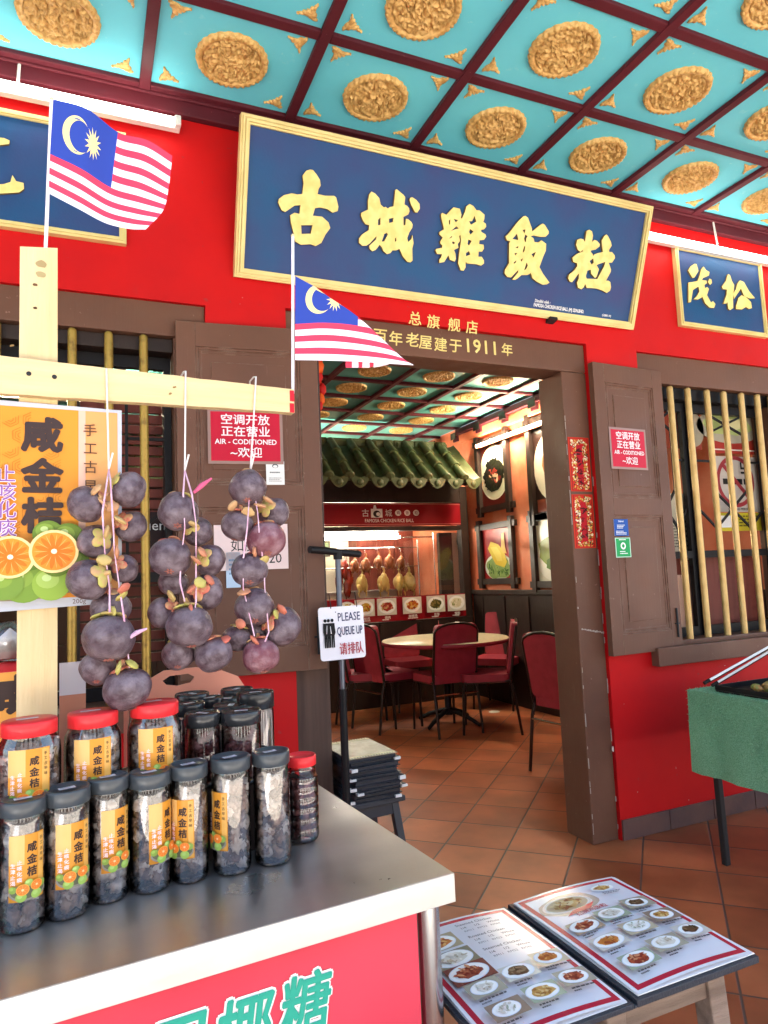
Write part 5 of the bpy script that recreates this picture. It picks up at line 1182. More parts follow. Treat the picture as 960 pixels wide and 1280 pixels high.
g = MB(); g.box((-1.5,.046,.04), (-.062,CD-.02,CZ-.01), STEELB); g.build('cabinet_body', ct, local=True)
g = MB(); g.tube([(-.033,.040,0),(-.033,.040,CZ-.002)], .021, CHROME, 20); g.build('leg', ct, local=True); g = MB(); g.tube([(-.033,CD-.04,0),(-.033,CD-.04,CZ-.002)], .021, CHROME, 20); g.build('leg', ct, local=True)
# green painted words on the front panel
n_ = -ey
def fl(px, py): return CR.inverted() @ at(px, py, pl=(CR @ V((0,.03,0)), n_))
g = MB(); F = frame(CR @ V((0,.0295,0)), ex, (0,0,1)); s = Sheet(g, F, step=.0008); GR = ink('2f9f86',.4)
for c, p, sz in (("糖",(382,1252),.094),("椰",(305,1285),.100),("甲",(222,1312),.100)):
    q = fl(*p)
    s.h = .0; s.text(c, q.x, q.z, sz, ink('f2ece6',.4), off=.055, shear=.16, sx=.92); s.text(c, q.x, q.z, sz, GR, off=.022, shear=.16, sx=.92)
g.build('painted_words', ct)

# riser under the back rows
RZ = .125
g = MB(); g.box((-1.2,.30,CZ+.0005), (-.17,.60,CZ+RZ), DARKW, CR); g.build('display_riser', label='low dark riser on the counter behind the front jars', cat='riser')

# --- jars
DRY3 = [mat('dried_lime_dark', (.085,.046,.036), .34, c2=(.16,.09,.07), nscale=60, spec=.5, bump=.5, bscale=150), mat('dried_lime_brown', (.26,.155,.115), .36, c2=(.40,.27,.21), nscale=60, spec=.5, bump=.5, bscale=150), mat('dried_lime_sugared', (.72,.62,.56), .5, c2=(.48,.37,.31), nscale=60, bump=.5, bscale=150)]
def lumps(r, h, n, seed, sz=.014, m=None):
    g = MB(); rn = random.Random(seed)
    for i in range(n):
        a = rn.uniform(0,6.28); d = (r-sz*.8)*(1-rn.random()**2*.55); z = .006+sz+rn.random()*(h-2*sz)
        k = rn.uniform(.75,1.25)*sz; R = Matrix.Rotation(rn.uniform(0,3),3,'X') @ Matrix.Rotation(rn.uniform(0,3),3,'Y')
        g.ball((d*math.cos(a),d*math.sin(a),z), k*1.15, k*.95, k*.72, m or DRY3[rn.choice((0,0,1,1,1,2,2))], 7, R, .85, 2.2, i+seed*100)
    for p in g.v:
        q = math.hypot(p.x, p.y)
        if q > r: p.x *= r/q; p.y *= r/q
        p.z = min(max(p.z, .005), h+.004)
    return g
LABO = ink('d08a2c',.3); LABL = ink('dcae68',.3)
def label_art(s, w, h, n=10, big=1.0):
    """orange kumquat label: s works in label coordinates 0..w, 0..h"""
    s.rect(0,0,w,h, LABO); s.rect(0,h*.55,w*.42,h, LABL); s.rect(w*.80,h*.02,w*.97,h*.98, ink('d8a250',.3))
    dk = ink('3a2a22',.4)
    s.text("咸金桔", w*.62, h*.80, h*.155*big, dk, off=.03, vertical=True, lead=1.18)
    s.text("手工古早味", w*.88, h*.90, h*.058, dk, off=.006, vertical=True, lead=1.45)
    pk = ink('f4d8dc',.3)
    s.text("止咳化痰", w*.30, h*.60, h*.075, pk, off=.012, vertical=True, lead=1.15); s.text("生津止渴", w*.14, h*.56, h*.075, pk, off=.012, vertical=True, lead=1.15)
    # bowl of limes and kumquat halves
    s.disc(w*.5,h*.14,w*.46,h*.13, ink('8a8478',.3), 20); s.disc(w*.5,h*.155,w*.42,h*.11, ink('5f6048',.3), 20)
    for (x, y, r, c) in ((.14,.20,.10,'7f9a40'),(.84,.22,.11,'86a048'),(.52,.28,.10,'90a850'),(.34,.08,.13,'8fb050'),(.70,.09,.13,'9aba58')): s.disc(w*x,h*y,w*r,w*r, ink(c,.3), 14); s.disc(w*(x-.03),h*(y)+w*.03,w*r*.5,w*r*.45, ink('a9c46a' if c > '8' else '96b050',.3), 10)
    for (x, y, r) in ((.38,.19,.155),(.70,.225,.145)):
        s.disc(w*x,h*y,w*r,w*r, ink('dfa040',.3), 20); s.disc(w*x,h*y,w*r*.88,w*r*.88, ink('e8792a',.3), 20); s.disc(w*x,h*y,w*r*.22,w*r*.22, ink('f4c890',.3), 8)
        h0 = s.h
        for kk in range(8): a = kk*.785; s.h = h0; s.disc(w*x+w*r*.48*math.cos(a), h*y+w*r*.48*math.sin(a), w*r*.34, w*r*.025, ink('f0a860',.3), 6, a)
def tall_jar(r, H, label, loc, seed, lab_ang, lab=(.052,.082,.058), has_label=True, group='tall kumquat jars in the front row', n=120, rz=0):
    t = thing('kumquat_jar', label, 'jar', loc, rz, group)
    hb = H-.022
    g = MB(); g.lathe([(.0,.002),(r*.80,.002),(r*.86,.0),(r*.96,.003),(r,.010),(r,hb-.012),(r*.985,hb-.004),(r*.93,hb+.002)], CLEAR, 40); g.build('jar_body', t, local=True)
    lumps(r*.935, hb-.018, n, seed, r*.34).build('dried_kumquats', t, local=True)
    g = MB(); g.lathe([(r*1.0,hb-.002),(r*1.035,hb),(r*1.035,H-.003),(r*1.0,H),(r*.90,H),(r*.88,H-.003),(.0,H-.003)], PLBLKR, 48, mod=lambda k, z: 1+.006*(k % 2)); g.build('lid', t, local=True)
    g = MB(); s = Sheet(g, frame((-.012,-.006,H-.0028), V((1,.25,0)), V((-.25,1,0)))); s.rect(0,0,.026,.013, ink('d8d2d6',.4)); s.lines(.003,.011,.02,.008,2, ink('8a8488')); g.build('price_tag', t, local=True)
    if has_label:
        w, h, z0 = lab; g = MB(); s = Sheet(g, FLAT, step=.00012); label_art(s, w, h, 1); wrap(g, r+.0003, lab_ang-w/2/r, z0).build('paper_label', t, local=True)
    return t
def base_pos(px, py, r, z):
    q = at(px, py, z=z); d = V((q.x-CAM.x, q.y-CAM.y, 0)).normalized(); return q+d*r
def jar_height(px, py, P):   # py: centre of the lid top
    d = (P-CAM).dot(_f); q = at(px, py, s=d); return q.z
JB = [(28,1169,56,1001,0),(84,1152,56,988,.0),(136,1131,50,973,-.15),(188.5,1119,53,967,.25),(238,1106,48,957,-.45),(291,1096,50,948,-.95),(342,1084,48,941,None)]
JL = ['tall black lidded kumquat jar leftmost in the front row','tall black lidded kumquat jar second from the left in the front row, label facing out','tall black lidded kumquat jar third from the left, set slightly back','tall black lidded kumquat jar in the middle of the front row','tall black lidded kumquat jar with its label shifted left, fifth from the left','tall black lidded kumquat jar with a half label on its left side','tall black lidded jar with no visible label, right end of the front row']
for i, (px, py, wpx, ty_, la) in enumerate(JB):
    q = at(px, py, z=CZ); d = (q-CAM).dot(_f); r = wpx*d/FPX/2*.97
    P = base_pos(px, py, r, CZ+.0005); zt = jar_height(px, ty_, P); H = zt-CZ
    if i == 0: print('jar', r, H, d)
    v = CAM-P; ang = math.atan2(v.y, v.x)
    sgn = -(la or 0); 
    tall_jar(r, H, JL[i], P, i+1, ang+(.30 if i < 4 else 0)-( {0:.10,1:.0,2:-.15,3:-.45,4:.55,5:1.0}.get(i,0) ), lab=(r*1.62,H*.50,H*.22 if i > 3 else H*.25), has_label=la is not None)
# a jar of the same kind half hidden behind the front row
P = at(319,936, s=1.47); Pb = V((P.x,P.y,CZ+.0005)); tall_jar(.030, P.z-CZ, 'black lidded jar tucked behind the last two front jars', Pb, 11, -1.9, has_label=True, lab=(.05,.08,.06))
# big red lidded jars on the riser
def big_jar(px, py, wpx, dep, label, seed, turn):
    T_ = at(px, py, s=dep); r = wpx*dep/FPX/2; z0 = CZ+RZ+.0005; H = T_.z-z0; t = thing('kumquat_jar', label, 'jar', (T_.x,T_.y,z0), 0, 'big red lidded kumquat jars'); R_ = r*1.13; hb = H-.024
    g = MB(); g.lathe([(.0,.002),(R_*.85,.002),(R_*.96,.004),(R_,.014),(R_,hb*.80),(R_*.97,hb*.90),(r*.93,hb),(r*.93,hb+.006)], CLEAR, 40); g.build('jar_body', t, local=True)
    lumps(R_*.94, hb*.93, 150, seed, .0145).build('dried_kumquats', t, local=True)
    g = MB(); g.lathe([(r*.96,hb),(r,hb+.001),(r,H-.003),(r*.97,H),(0,H+.0002)], PLRED, 48, mod=lambda k, z: 1+.010*((k//2) % 2)); g.build('lid', t, local=True)
    g = MB(); s = Sheet(g, frame((-.02,-.004,H+.0006), V((1,.1,0)), V((-.1,1,0)))); s.rect(0,0,.034,.012, ink('e6d0d2',.4)); s.lines(.004,.010,.026,.007,2, ink('c88a90')); g.build('price_tag', t, local=True)
    v = CAM-V((T_.x,T_.y,z0)); ang = math.atan2(v.y,v.x)+turn; w, h = R_*1.32, min(.095,H*.72)
    g = MB(); s = Sheet(g, FLAT, step=.00012); label_art(s, w, h, 1); wrap(g, R_+.0004, ang-w/2/R_, hb*.82-h+.012).build('paper_label', t, local=True)
    return t, r
big_jar(37,899,64,1.17,'big red lidded kumquat jar at the left, in front of the pine post',21,.0)
big_jar(116,889,59,1.24,'big red lidded kumquat jar in the middle of the back row',22,.0)
big_jar(193,877,57,1.30,'big red lidded kumquat jar at the right of the back row, beside the black lids',23,.05)
# black lidded snack jars
SNK = mat('dark_red_snack', (.10,.02,.02), .45, c2=(.28,.12,.12), nscale=60)
def snack_jar(px, py, wpx, dep, label, seed, zb=None, m=SNK, tag_=True, lidh=.026, sticks=False):
    T_ = at(px, py, s=dep); r = wpx*dep/FPX/2; z0 = (CZ+RZ if zb is None else zb)+.0005; H = T_.z-z0; t = thing('snack_jar', label, 'jar', (T_.x,T_.y,z0), seed*.7, 'black lidded snack jars behind the front row'); hb = H-lidh
    g = MB(); g.lathe([(.0,.002),(r*.85,.002),(r*.94,.004),(r*.965,.012),(r*.965,hb-.008),(r*.93,hb),(r*.93,hb+.004)], CLEAR, 32); g.build('jar_body', t, local=True)
    if sticks:
        g = MB(); rn = random.Random(seed)
        for i in range(60): a = rn.uniform(0,6.28); d = r*.88*math.sqrt(rn.random()); g.tube([(d*math.cos(a),d*math.sin(a),.006),(d*math.cos(a),d*math.sin(a),hb-.006)], .0022, ink('d8c4bc'), 5)
        g.build('biscuit_sticks', t, local=True)
    else: lumps(r*.90, hb-.01, 60, seed, .010, m).build('snacks', t, local=True)
    g = MB(); g.lathe([(r*.96,hb),(r,hb+.001),(r,H-.003),(r*.96,H),(r*.9,H),(r*.88,H-.002),(.0,H-.002)], PLBLK, 40); g.build('lid', t, local=True)
    if tag_:
        g = MB(); s = Sheet(g, frame((-.013,-.006,H-.0018), V((1,.1,0)), V((-.1,1,0)))); s.rect(0,0,.026,.012, ink('e0dadc',.4)); s.lines(.003,.010,.02,.007,2, ink('8a8488')); g.build('price_tag', t, local=True)
    return t
for i, a in enumerate(((253,890,44,1.38,'clear snack jar with black lid right of the last red lidded jar'),(301,887,50,1.40,'clear snack jar with greyish black lid in front of the stick jar'),(236,878,40,1.50,'black lidded jar behind the clear snack jar, left side of the cluster'),(288,880,44,1.50,'black lidded jar with a grey printed top in the middle of the cluster'),(240,866,42,1.62,'black lidded jar farthest left at the back of the cluster'),(283,872,30,1.62,'small grey topped jar lid in the middle of the cluster'),(262,871,34,1.60,'black lidded jar between the two back lids'),(296,860,40,1.72,'black lidded jar farthest back, under the salmon basket'))):
    snack_jar(a[0], a[1], a[2], a[3], a[4], 30+i)
snack_jar(319,864,46,1.55,'tall black lidded jar of pale biscuit sticks at the right of the cluster', 40, sticks=True, lidh=.036)
# small red lidded jar with ribbed body at the counter end
T_ = at(377,944, s=1.36); q = base_pos(380,1058,.03,CZ); dj = (q-CAM).dot(_f); T_ = at(377,946, s=dj); r = 36*dj/FPX/2; H = T_.z-CZ
t = thing('ribbed_jar', 'small ribbed clear jar with red lid at the right end of the counter', 'jar', (q.x,q.y,CZ+.0005)); hb = H-.02
pf = [(.0,.002),(r*.9,.002),(r*1.05,.008)]; 
for i in range(6): z = .014+(hb*.80)*i/6; pf += [(r*1.10,z),(r*1.10,z+hb*.09),(r*1.04,z+hb*.11)]
pf += [(r*1.08,hb*.86),(r*.95,hb*.97),(r*.95,hb+.003)]
g = MB(); g.lathe(pf, CLEAR, 36); g.build('jar_body', t, local=True); lumps(r*.95, hb*.8, 60, 55, .012, SNK).build('snacks', t, local=True)
g = MB(); g.lathe([(r*.98,hb),(r*1.02,hb+.001),(r*1.02,H-.002),(r*.98,H),(r*.92,H),(r*.9,H-.003),(0,H-.003)], PLRED, 40); g.build('lid', t, local=True)
g = MB(); s = Sheet(g, cylmap(r*1.105, math.atan2(-1,.75)+.65, hb*.2), step=.0001); s.rect(0,0,.016,hb*.55, LABO, 4); g.build('paper_label', t, local=True)

# salmon basket behind the black lids
pts = [(150,905),(170,868),(188,848),(205,838),(245,834),(275,837),(297,845),(306,858),(312,905)]; hol = [(203,851),(212,845),(235,842),(243,846),(238,853),(222,857),(208,856)]
od = 1.80; po = at(240,860, s=od); F = frame(po, ex, (0,0,1))
def plc(p): q = at(p[0],p[1], pl=(po, -ey))-po; return (q.dot(ex), q.z)
bk_ = thing('salmon_basket', 'translucent salmon plastic basket with handle slot behind the black lids', 'basket', V((po.x,po.y,CZ)))
zc0 = CZ+.001-po.z
o2 = [plc(p) for p in pts]; o2 = [(o2[0][0],zc0)]+o2[1:-1]+[(o2[-1][0],zc0)]
g = MB(); g.prism(o2, [[plc(p) for p in hol]], F, -.002, .002, PEACH)
w_ = o2[-1][0]-o2[0][0]
zr_ = plc((240,872))[1]
for sx_ in (o2[0][0]+.01, o2[-1][0]-.01): g.prism([(sx_-.002,zc0),(sx_+.002,zc0),(sx_+.002,zr_),(sx_-.002,zr_)], [], F, .003, .075, PEACH)
for i in range(26): g.ball(F(o2[1][0]+.01+i*w_*.92/26, zr_, .004), .0022,.0022,.003, ink('f4d8cc'), 4)
g.build('basket_side', bk_)

# ------------------------------------------------------------------ pine cross with flags and posters
PO = at(50,600, s=1.30)                      # front face of the post
pn = -ey
def onP(px, py, off=0): return at(px, py, pl=(PO+pn*off, pn))
FP = frame(V((PO.x,PO.y,0)), ex, (0,0,1))
def lp(px, py, off=0): q = onP(px, py, off)-V((PO.x,PO.y,0)); return (q.dot(ex), q.z)
a = lp(25,308); b = lp(72,310)
wc = thing('pine_cross', 'raw pine post and crossbar standing on the counter to hang fruit', 'wooden frame', (PO.x,PO.y,CZ), CA)
g = MB(); g.prism([(a[0],CZ+RZ+.001),(b[0]+.002,CZ+RZ+.001),(b[0],b[1]),(a[0],a[1])], [], FP, -.03, 0, PINE)
g.build('post', wc, bevel=.002)
c0, c1 = lp(0,445,.02), lp(367,487,.02); d0, d1 = lp(0,492,.02), lp(367,516,.02)
kx = (c1[1]-c0[1])/(c1[0]-c0[0]); xl = c0[0]-.35; kd = (d1[1]-d0[1])/(d1[0]-d0[0])
g = MB(); n = 40; up_ = []; dn_ = []
for i in range(n+1):
    x = xl+(c1[0]-xl)*i/n; up_.append((x, c0[1]+kx*(x-c0[0])+.0015*noise.noise(V((x*22,0,1))))); dn_.append((x, d0[1]+kd*(x-d0[0])+.0015*noise.noise(V((x*19,4,1)))))
g.prism(dn_+up_[::-1], [], FP, .0005, .022, PINEX); g.build('crossbar', wc, bevel=.0015)
g = MB()
for p in ((36,467),(68,471)): g = MB(); q = onP(*p,.0222); g.lathe([(.0,.0012),(.004,.001),(.0045,0)], BLACKM, 12, q, ax=pn); g.build('screw', wc)
g = MB(); 
for y0, y1 in ((488,502),(504,516)):
    A_ = lp(362,y0,.022); B_ = lp(367.5,y1,.022); g.prism([(A_[0],B_[1]),(B_[0]+.0006,B_[1]),(B_[0]+.0006,A_[1]),(A_[0],A_[1])], [], FP, .0, .0228, ink('d01828',.4))
g.build('red_tape', wc)
g = MB(); rn = random.Random(9)
for i, (px, py, r) in enumerate(((52,330,.007),(51,343,.006),(44,356,.003),(44,385,.0025))):
    q = onP(px,py,.0004); g = MB(); sh = Sheet(g, frame(q, ex, (0,0,1))); sh.disc(0,0,r*1.5,r, ink(('a08a60','a89468','6a4a30','4a3420')[i],.7), 12, 0, .3, i); g.build('knot', wc)
for i, (px, py) in enumerate(((213,492),(218,484),(15,432))):
    q = onP(px,py,.0224); g = MB(); sh = Sheet(g, frame(q, ex, (0,0,1))); sh.disc(0,0,.004,.002, ink('8a6a40',.7), 10, .4, .5, i); g.build('knot', wc)

# orange poster
def lpp(px, py): return lp(px, py, .010)
PF = frame(V((PO.x,PO.y,0))+pn*.006, ex, (0,0,1))
tlp, trp, brp = lpp(0,520), lpp(147,516), lpp(144,752); blp = lpp(0,762)
pw = trp[0]-tlp[0]; px0 = tlp[0]-pw*.55; zt_, zb_ = trp[1], blp[1]+.004
g = MB(); g.prism([(px0-.01,zb_-.012),(trp[0]+.006,zb_-.002),(trp[0]+.008,zt_+.006),(px0-.01,zt_+.012)], [], PF, 0, .0006, mat('laminate_film', (.46,.48,.54), .15))
s = Sheet(g, PF, h=.0006, step=.0004); W0, H0 = trp[0]-px0, zt_-zb_
s.rect(px0,zb_+.012,trp[0],zt_, ink('d88a2c',.35)); s.rect(trp[0]-W0*.21,zb_+.012,trp[0],zt_, ink('dc9a5c',.35)); s.rect(trp[0]-W0*.225,zb_+.012,trp[0]-W0*.185,zt_, ink('dcae96',.35))
hx = ink('b8721c',.35); h0 = s.h                                  # hexagon line pattern
for i in range(8):
    for j in range(12):
        cx = px0+.01+i*.034+(.017 if j % 2 else 0); cyy = zb_+.14+j*.0295
        if cx > trp[0]-W0*.27 or cyy > zt_-.02 or (i+j) % 3 == 0: continue
        for rr in (.015,.010,.005):
            for kk in range(3):
                a0 = rad(90+60*kk+120*(i % 2)); a1 = a0+rad(60); s.h = h0
                p, q = (cx+rr*math.cos(a0), cyy+rr*math.sin(a0)), (cx+rr*math.cos(a1), cyy+rr*math.sin(a1)); dx, dy = q[0]-p[0], q[1]-p[1]; l = math.hypot(dx,dy); ox, oy = -dy/l*.0006, dx/l*.0006
                s.poly([(p[0]-ox,p[1]-oy),(q[0]-ox,q[1]-oy),(q[0]+ox,q[1]+oy),(p[0]+ox,p[1]+oy)], hx)
s.h = h0+.0008
dk = ink('3b2c2a',.4)
for c, p in (("咸",(53,543)),("金",(53,594)),("桔",(53,644))): q = lpp(*p); s.h -= .0003; s.text(c, q[0], q[1], .068, dk, off=.045, sx=1.05)
for c, p in (("手",(112.5,538)),("工",(113,561)),("古",(113,584)),("早",(113,608))): q = lpp(*p); s.h -= .0003; s.text(c, q[0], q[1], .026, ink('5a3a28',.4), off=.004)
for c, p in (("止",(7,592)),("咳",(8,615)),("化",(8,637)),("痰",(8,660))): q = lpp(*p); s.h -= .0003; s.text(c, q[0], q[1], .034, ink('f6e8ee',.4), off=.04); s.text(c, q[0], q[1], .034, ink('8a5a9a',.4), off=.008); s.h -= .0004
q = lpp(40,755); s.disc(q[0]-.03,q[1]+.047,.135,.040, ink('8a7a64',.3), 40); s.disc(q[0]-.03,q[1]+.054,.128,.034, ink('4a4c40',.3), 40)
for (p, r, c) in (((60,668),19,'66802c'),((85,672),20,'647d2c'),((95,700),16,'5c7628'),((30,729),27,'6f8c34'),((64,730),23,'86a23e'),((6,730),22,'708c38'),((70,705),18,'5e7824'),((38,700),15,'587426')):
    q = lpp(*p); rr = r*.00140; s.disc(q[0],q[1],rr,rr*.95, ink(c,.3), 24); s.disc(q[0]-rr*.2,q[1]+rr*.25,rr*.6,rr*.5, ink('9ab256' if c > '8' else '7e983c',.3), 16); s.disc(q[0]-rr*.25,q[1]+rr*.35,rr*.25,rr*.2, ink('b4c880',.3), 10)
for p, r in (((13,697),26),((67,690),27)):
    q = lpp(*p); rr = r*.00150; s.disc(q[0],q[1],rr*1.03,rr*.98, ink('f2cf8c',.3), 30); s.disc(q[0],q[1],rr*.90,rr*.86, ink('f08a2c',.3), 30)
    h0 = s.h
    for kk in range(11): a = kk*.5712; s.h = h0+.0003; s.disc(q[0]+rr*.46*math.cos(a), q[1]+rr*.44*math.sin(a), rr*.36, rr*.10, ink('e8701c',.3), 10, a); s.h = h0+.0006; s.disc(q[0]+rr*.55*math.cos(a+.28), q[1]+rr*.52*math.sin(a+.28), rr*.3, rr*.012, ink('f6b46a',.3), 6, a+.28)
    s.disc(q[0],q[1],rr*.13,rr*.12, ink('fbe4bc',.3), 8)
q = lpp(98,752); s.text("200g", q[0], q[1], .012, ink('5a3a28'), off=.0)
g.build('kumquat_poster', label='large laminated orange kumquat poster fixed to the pine post', cat='poster')
# lower half hidden poster behind the post
g = MB(); F2 = frame(V((PO.x,PO.y,0))-pn*.10, ex, (0,0,1))
def l2(px, py): q = at(px, py, pl=(F2(0,0,0), pn))-F2(0,0,0); return (q.dot(ex), q.z)
a, b = l2(-60,915), l2(36,838); g.prism([(a[0],CZ+.001),(b[0],CZ+.001),(b[0],b[1]),(a[0],b[1])], [], F2, 0, .0015, ink('e8a24a',.35)); s = Sheet(g, F2, h=.0015, step=.0004)
q = l2(14,868); s.text("咸", q[0], q[1], .075, dk, off=.05, sx=1.1); g.build('kumquat_poster', label='small orange poster low behind the left side of the pine post', cat='poster')
g = MB(); a, b = l2(74,915), l2(107,826); g.prism([(a[0],CZ+.001),(b[0],CZ+.001),(b[0],b[1]),(a[0],b[1])], [], F2, 0, .003, ink('d8d4dc',.3)); g.prism([(a[0],CZ+.001),(b[0],CZ+.001),(b[0],l2(90,868)[1]),(a[0],l2(90,868)[1])], [], F2, .0032, .005, ink('cc8a70',.3)); g.build('display_board', label='pale display board just right of the pine post foot', cat='board')
t = thing('sweets_jar', 'red topped sweets jar at the left edge behind the pine post', 'jar', at(12,840, s=1.62)-V((0,0,.0)))
P = V(t.location); t.location = (P.x,P.y,CZ+.001); r = .055; H = at(12,778,s=1.62).z-CZ
g = MB(); g.lathe([(0,.002),(r,.003),(r,H*.55),(r*.9,H*.62)], CLEAR, 28); g.build('jar_body', t, local=True); g = MB(); g.lathe([(r*.95,H*.62),(r,H*.63),(r,H*.78),(0,H*.80)], PLRED, 28); g.build('lid', t, local=True); lumps(r*.92, H*.5, 40, 77, .014, ink('e0d2c8')).build('sweets', t, local=True)
g = MB(); g.lathe([(0,H*.805),(r*.6,H*.805),(r*.75,H),(r*.70,H)], CLEAR, 20); g.lathe([(0,H*.81),(r*.55,H*.815),(r*.6,H*.9),(0,H*.97)], ink('e6dcd8'), 14); g.build('bag_of_sweets', t, local=True)

# --- flags
FLR, FLW, FLB, FLY = mat('flag_red_cloth', (.72,.045,.10), .75), mat('flag_white_cloth', (.82,.76,.84), .75), mat('flag_blue_cloth', (.025,.055,.33), .75), mat('flag_yellow_print', (.80,.68,.30), .75)
def interp(rows, u, v):
    """rows: grid of 3D points; bicubic-ish (Catmull-Rom) interpolation"""
    def cr(P, t):
        n = len(P)-1; x = min(max(t*n,0),n-1e-6); i = int(x); f = x-i
        p0, p1, p2, p3 = P[max(i-1,0)], P[i], P[min(i+1,n)], P[min(i+2,n)]
        if i == 0: p0 = p1*2-p2
        if i+2 > n: p3 = p2*2-p1
        return (p1*2+(p2-p0)*f+(p0*2-p1*5+p2*4-p3)*f*f+(p1*3-p0-p2*3+p3)*f*f*f)*.5
    return cr([cr(r, u) for r in rows], v)
def emblem(g, S, both=True):
    """crescent and fourteen point star on the canton, drawn through the cloth function S(u,v,h)"""
    for h in ((.0007,-.0007) if both else (.0007,)):
        F = lambda x, y, hh=0: S(x, y, h)
        P = []; cx, cy_, R = .185, .28, .135
        asp = 2.0*.52
        for kk in range(25): a = rad(48+ (312-48)*kk/24); P.append((cx+R*math.cos(a)/asp*.62*1.3, cy_+R*1.35*math.sin(a)*.98))
        for kk in range(25): a = rad(306-(306-54)*kk/24); P.append((cx+.030+R*.80*math.cos(a)/asp*.62*1.3, cy_+R*1.35*.80*math.sin(a)))
        loops = [V((p[0],p[1],0)) for p in P]; tri = tessellate_polygon([loops]); g.add([F(p.x,p.y) for p in loops], tri, FLY)
        P = [(.315,.28)]
        for kk in range(28): a = math.pi*kk/14; rr = 1.0 if kk % 2 == 0 else .48; P.append((.315+.080*rr*math.cos(a)*.85, .28+.150*rr*math.sin(a)))
        g.add([F(*p) for p in P], [(0,1+kk,1+(kk+1) % 28) for kk in range(28)], FLY)
def flag(label, pole_a, pole_b, dep, S, nu=36, per=3, vtop=lambda u: 0.0, extra=None, pr=.0035):
    t = thing('malaysian_flag' if False else 'flag', label, 'flag', pole_b)
    g = MB(); g.tube([pole_b, pole_a], pr, ink('eeeaf2',.35), 10); g.ball(pole_a, pr*1.25, pr*1.25, pr*1.5, ink('d8c8a0',.4), 6); g.build('flag_pole', t)
    g = MB(); nv = 14*per; grid = {}
    for i in range(nu+1):
        u = i/nu; vt = vtop(u)
        for j in range(nv+1): v = j/nv; grid[i,j] = S(u, max(v, vt), 0)
    for i in range(nu):
        for j in range(nv):
            if (j+1)/nv <= min(vtop(i/nu), vtop((i+1)/nu))+1e-6: continue
            st_ = j//per; m = FLB if (st_ < 8 and (i+.5)/nu < .5) else (FLR if st_ % 2 == 0 else FLW)
            g.add([grid[i,j],grid[i,j+1],grid[i+1,j+1],grid[i+1,j]], [(0,1,2,3)], m, True)
    if extra: extra(g)
    fo = g.build('flag_cloth', t, merge=True)
    return t, fo
# upper flag on the post
pa = onP(64.5,124,.006-.016); pb = onP(57,312,-.016)
GR1 = [[(66,125),(108,142),(148,163),(183,180),(215,196)],
       [(64,165),(105,186),(143,203),(178,221),(210,237)],
       [(62,205),(100,226),(138,243),(172,258),(202,268)],
       [(61,243),(98,263),(132,277),(160,287),(180,293)]]
DZ1 = [[0,.012,-.010,.010,.0],[0,.010,-.012,.008,.004],[0,.006,-.012,.004,.012],[0,.002,-.010,.0,.018]]
R1 = [[onP(p[0],p[1],-.016+.0035)+pn*(DZ1[j][i]+.004) for i, p in enumerate(r)] for j, r in enumerate(GR1)]
def S1(u, v, h=0):
    p = interp(R1, u, v)
    if h: p = p+pn*h
    return p
t, fo = flag('striped flag with yellow crescent and star on the pole atop the pine post', pa, pb, 1.3, S1); g = MB(); emblem(g, S1); g.build('crescent_and_star', fo)
# lower flag on the crossbar end, its upper fly corner folded back
pa = onP(366,295,-.008); pb = onP(366,492,-.008)
GR2 = [[(369,345),(407,347),(445,350),(483,352),(520,355)],
       [(369,380),(407,381),(445,384),(483,389),(520,396)],
       [(369,415),(407,414),(445,419),(483,428),(520,444)],
       [(369,450),(407,451),(445,453),(483,456),(514,458)]]
DZ2 = [[0,.006,.010,.006,0],[0,.006,.012,.010,.004],[0,.004,.010,.012,.008],[0,.002,.006,.010,.010]]
R2 = [[onP(p[0],p[1],-.004)+pn*DZ2[j][i] for i, p in enumerate(r)] for j, r in enumerate(GR2)]
def S2f(u, v, h=0): return interp(R2, u, v)+pn*h
FOLD = [(0,.0),(.16,.13),(.27,.25),(.5,.47),(.73,.70),(1.0,.985)]
def vt2(u):
    for (a, b), (c, d) in zip(FOLD[:-1], FOLD[1:]):
        if u <= c: return b+(d-b)*(u-a)/(c-a)
    return .985
def back_flap(g):
    # cloth turned over the fold and hanging behind, just showing under the lower hem
    cols = [(432,FLR),(440,FLW),(448,FLR),(453,FLW),(462,FLR),(467,FLW),(478,FLW)]
    top = lambda px: onP(px, 452-.58*max(0,(513-px))*.95, -.012); 
    xs_ = [c[0] for c in cols]+[486]
    for k_, (px, m) in enumerate(cols):
        x1_ = xs_[k_+1]; b0 = 457.5+(2 if px < 470 else 0); 
        g.add([onP(px,b0,-.010),onP(x1_,b0-(0 if x1_ < 465 else 2),-.010),onP(x1_,max(352,455-.86*(513-x1_)),-.006),onP(px,max(352,455-.86*(513-px)),-.006)], [(0,1,2,3)], m)
t, fo = flag('drooping striped flag on the pole at the right end of the crossbar, fly folded over', pa, pb, 1.4, S2f, vtop=vt2, nu=44, per=4, extra=back_flap)
g = MB()
def S2c(u, v, h=0): return S2f(u, max(v, vt2(u)+.004), h)
# crescent and star sit closer to the fold here
def S2e(u, v, h=0): return S2c(.02+(u-.05)*.95+.03*0, v*.98+.07*(0), h)
emblem(g, S2c, True); g.build('crescent_and_star', fo)

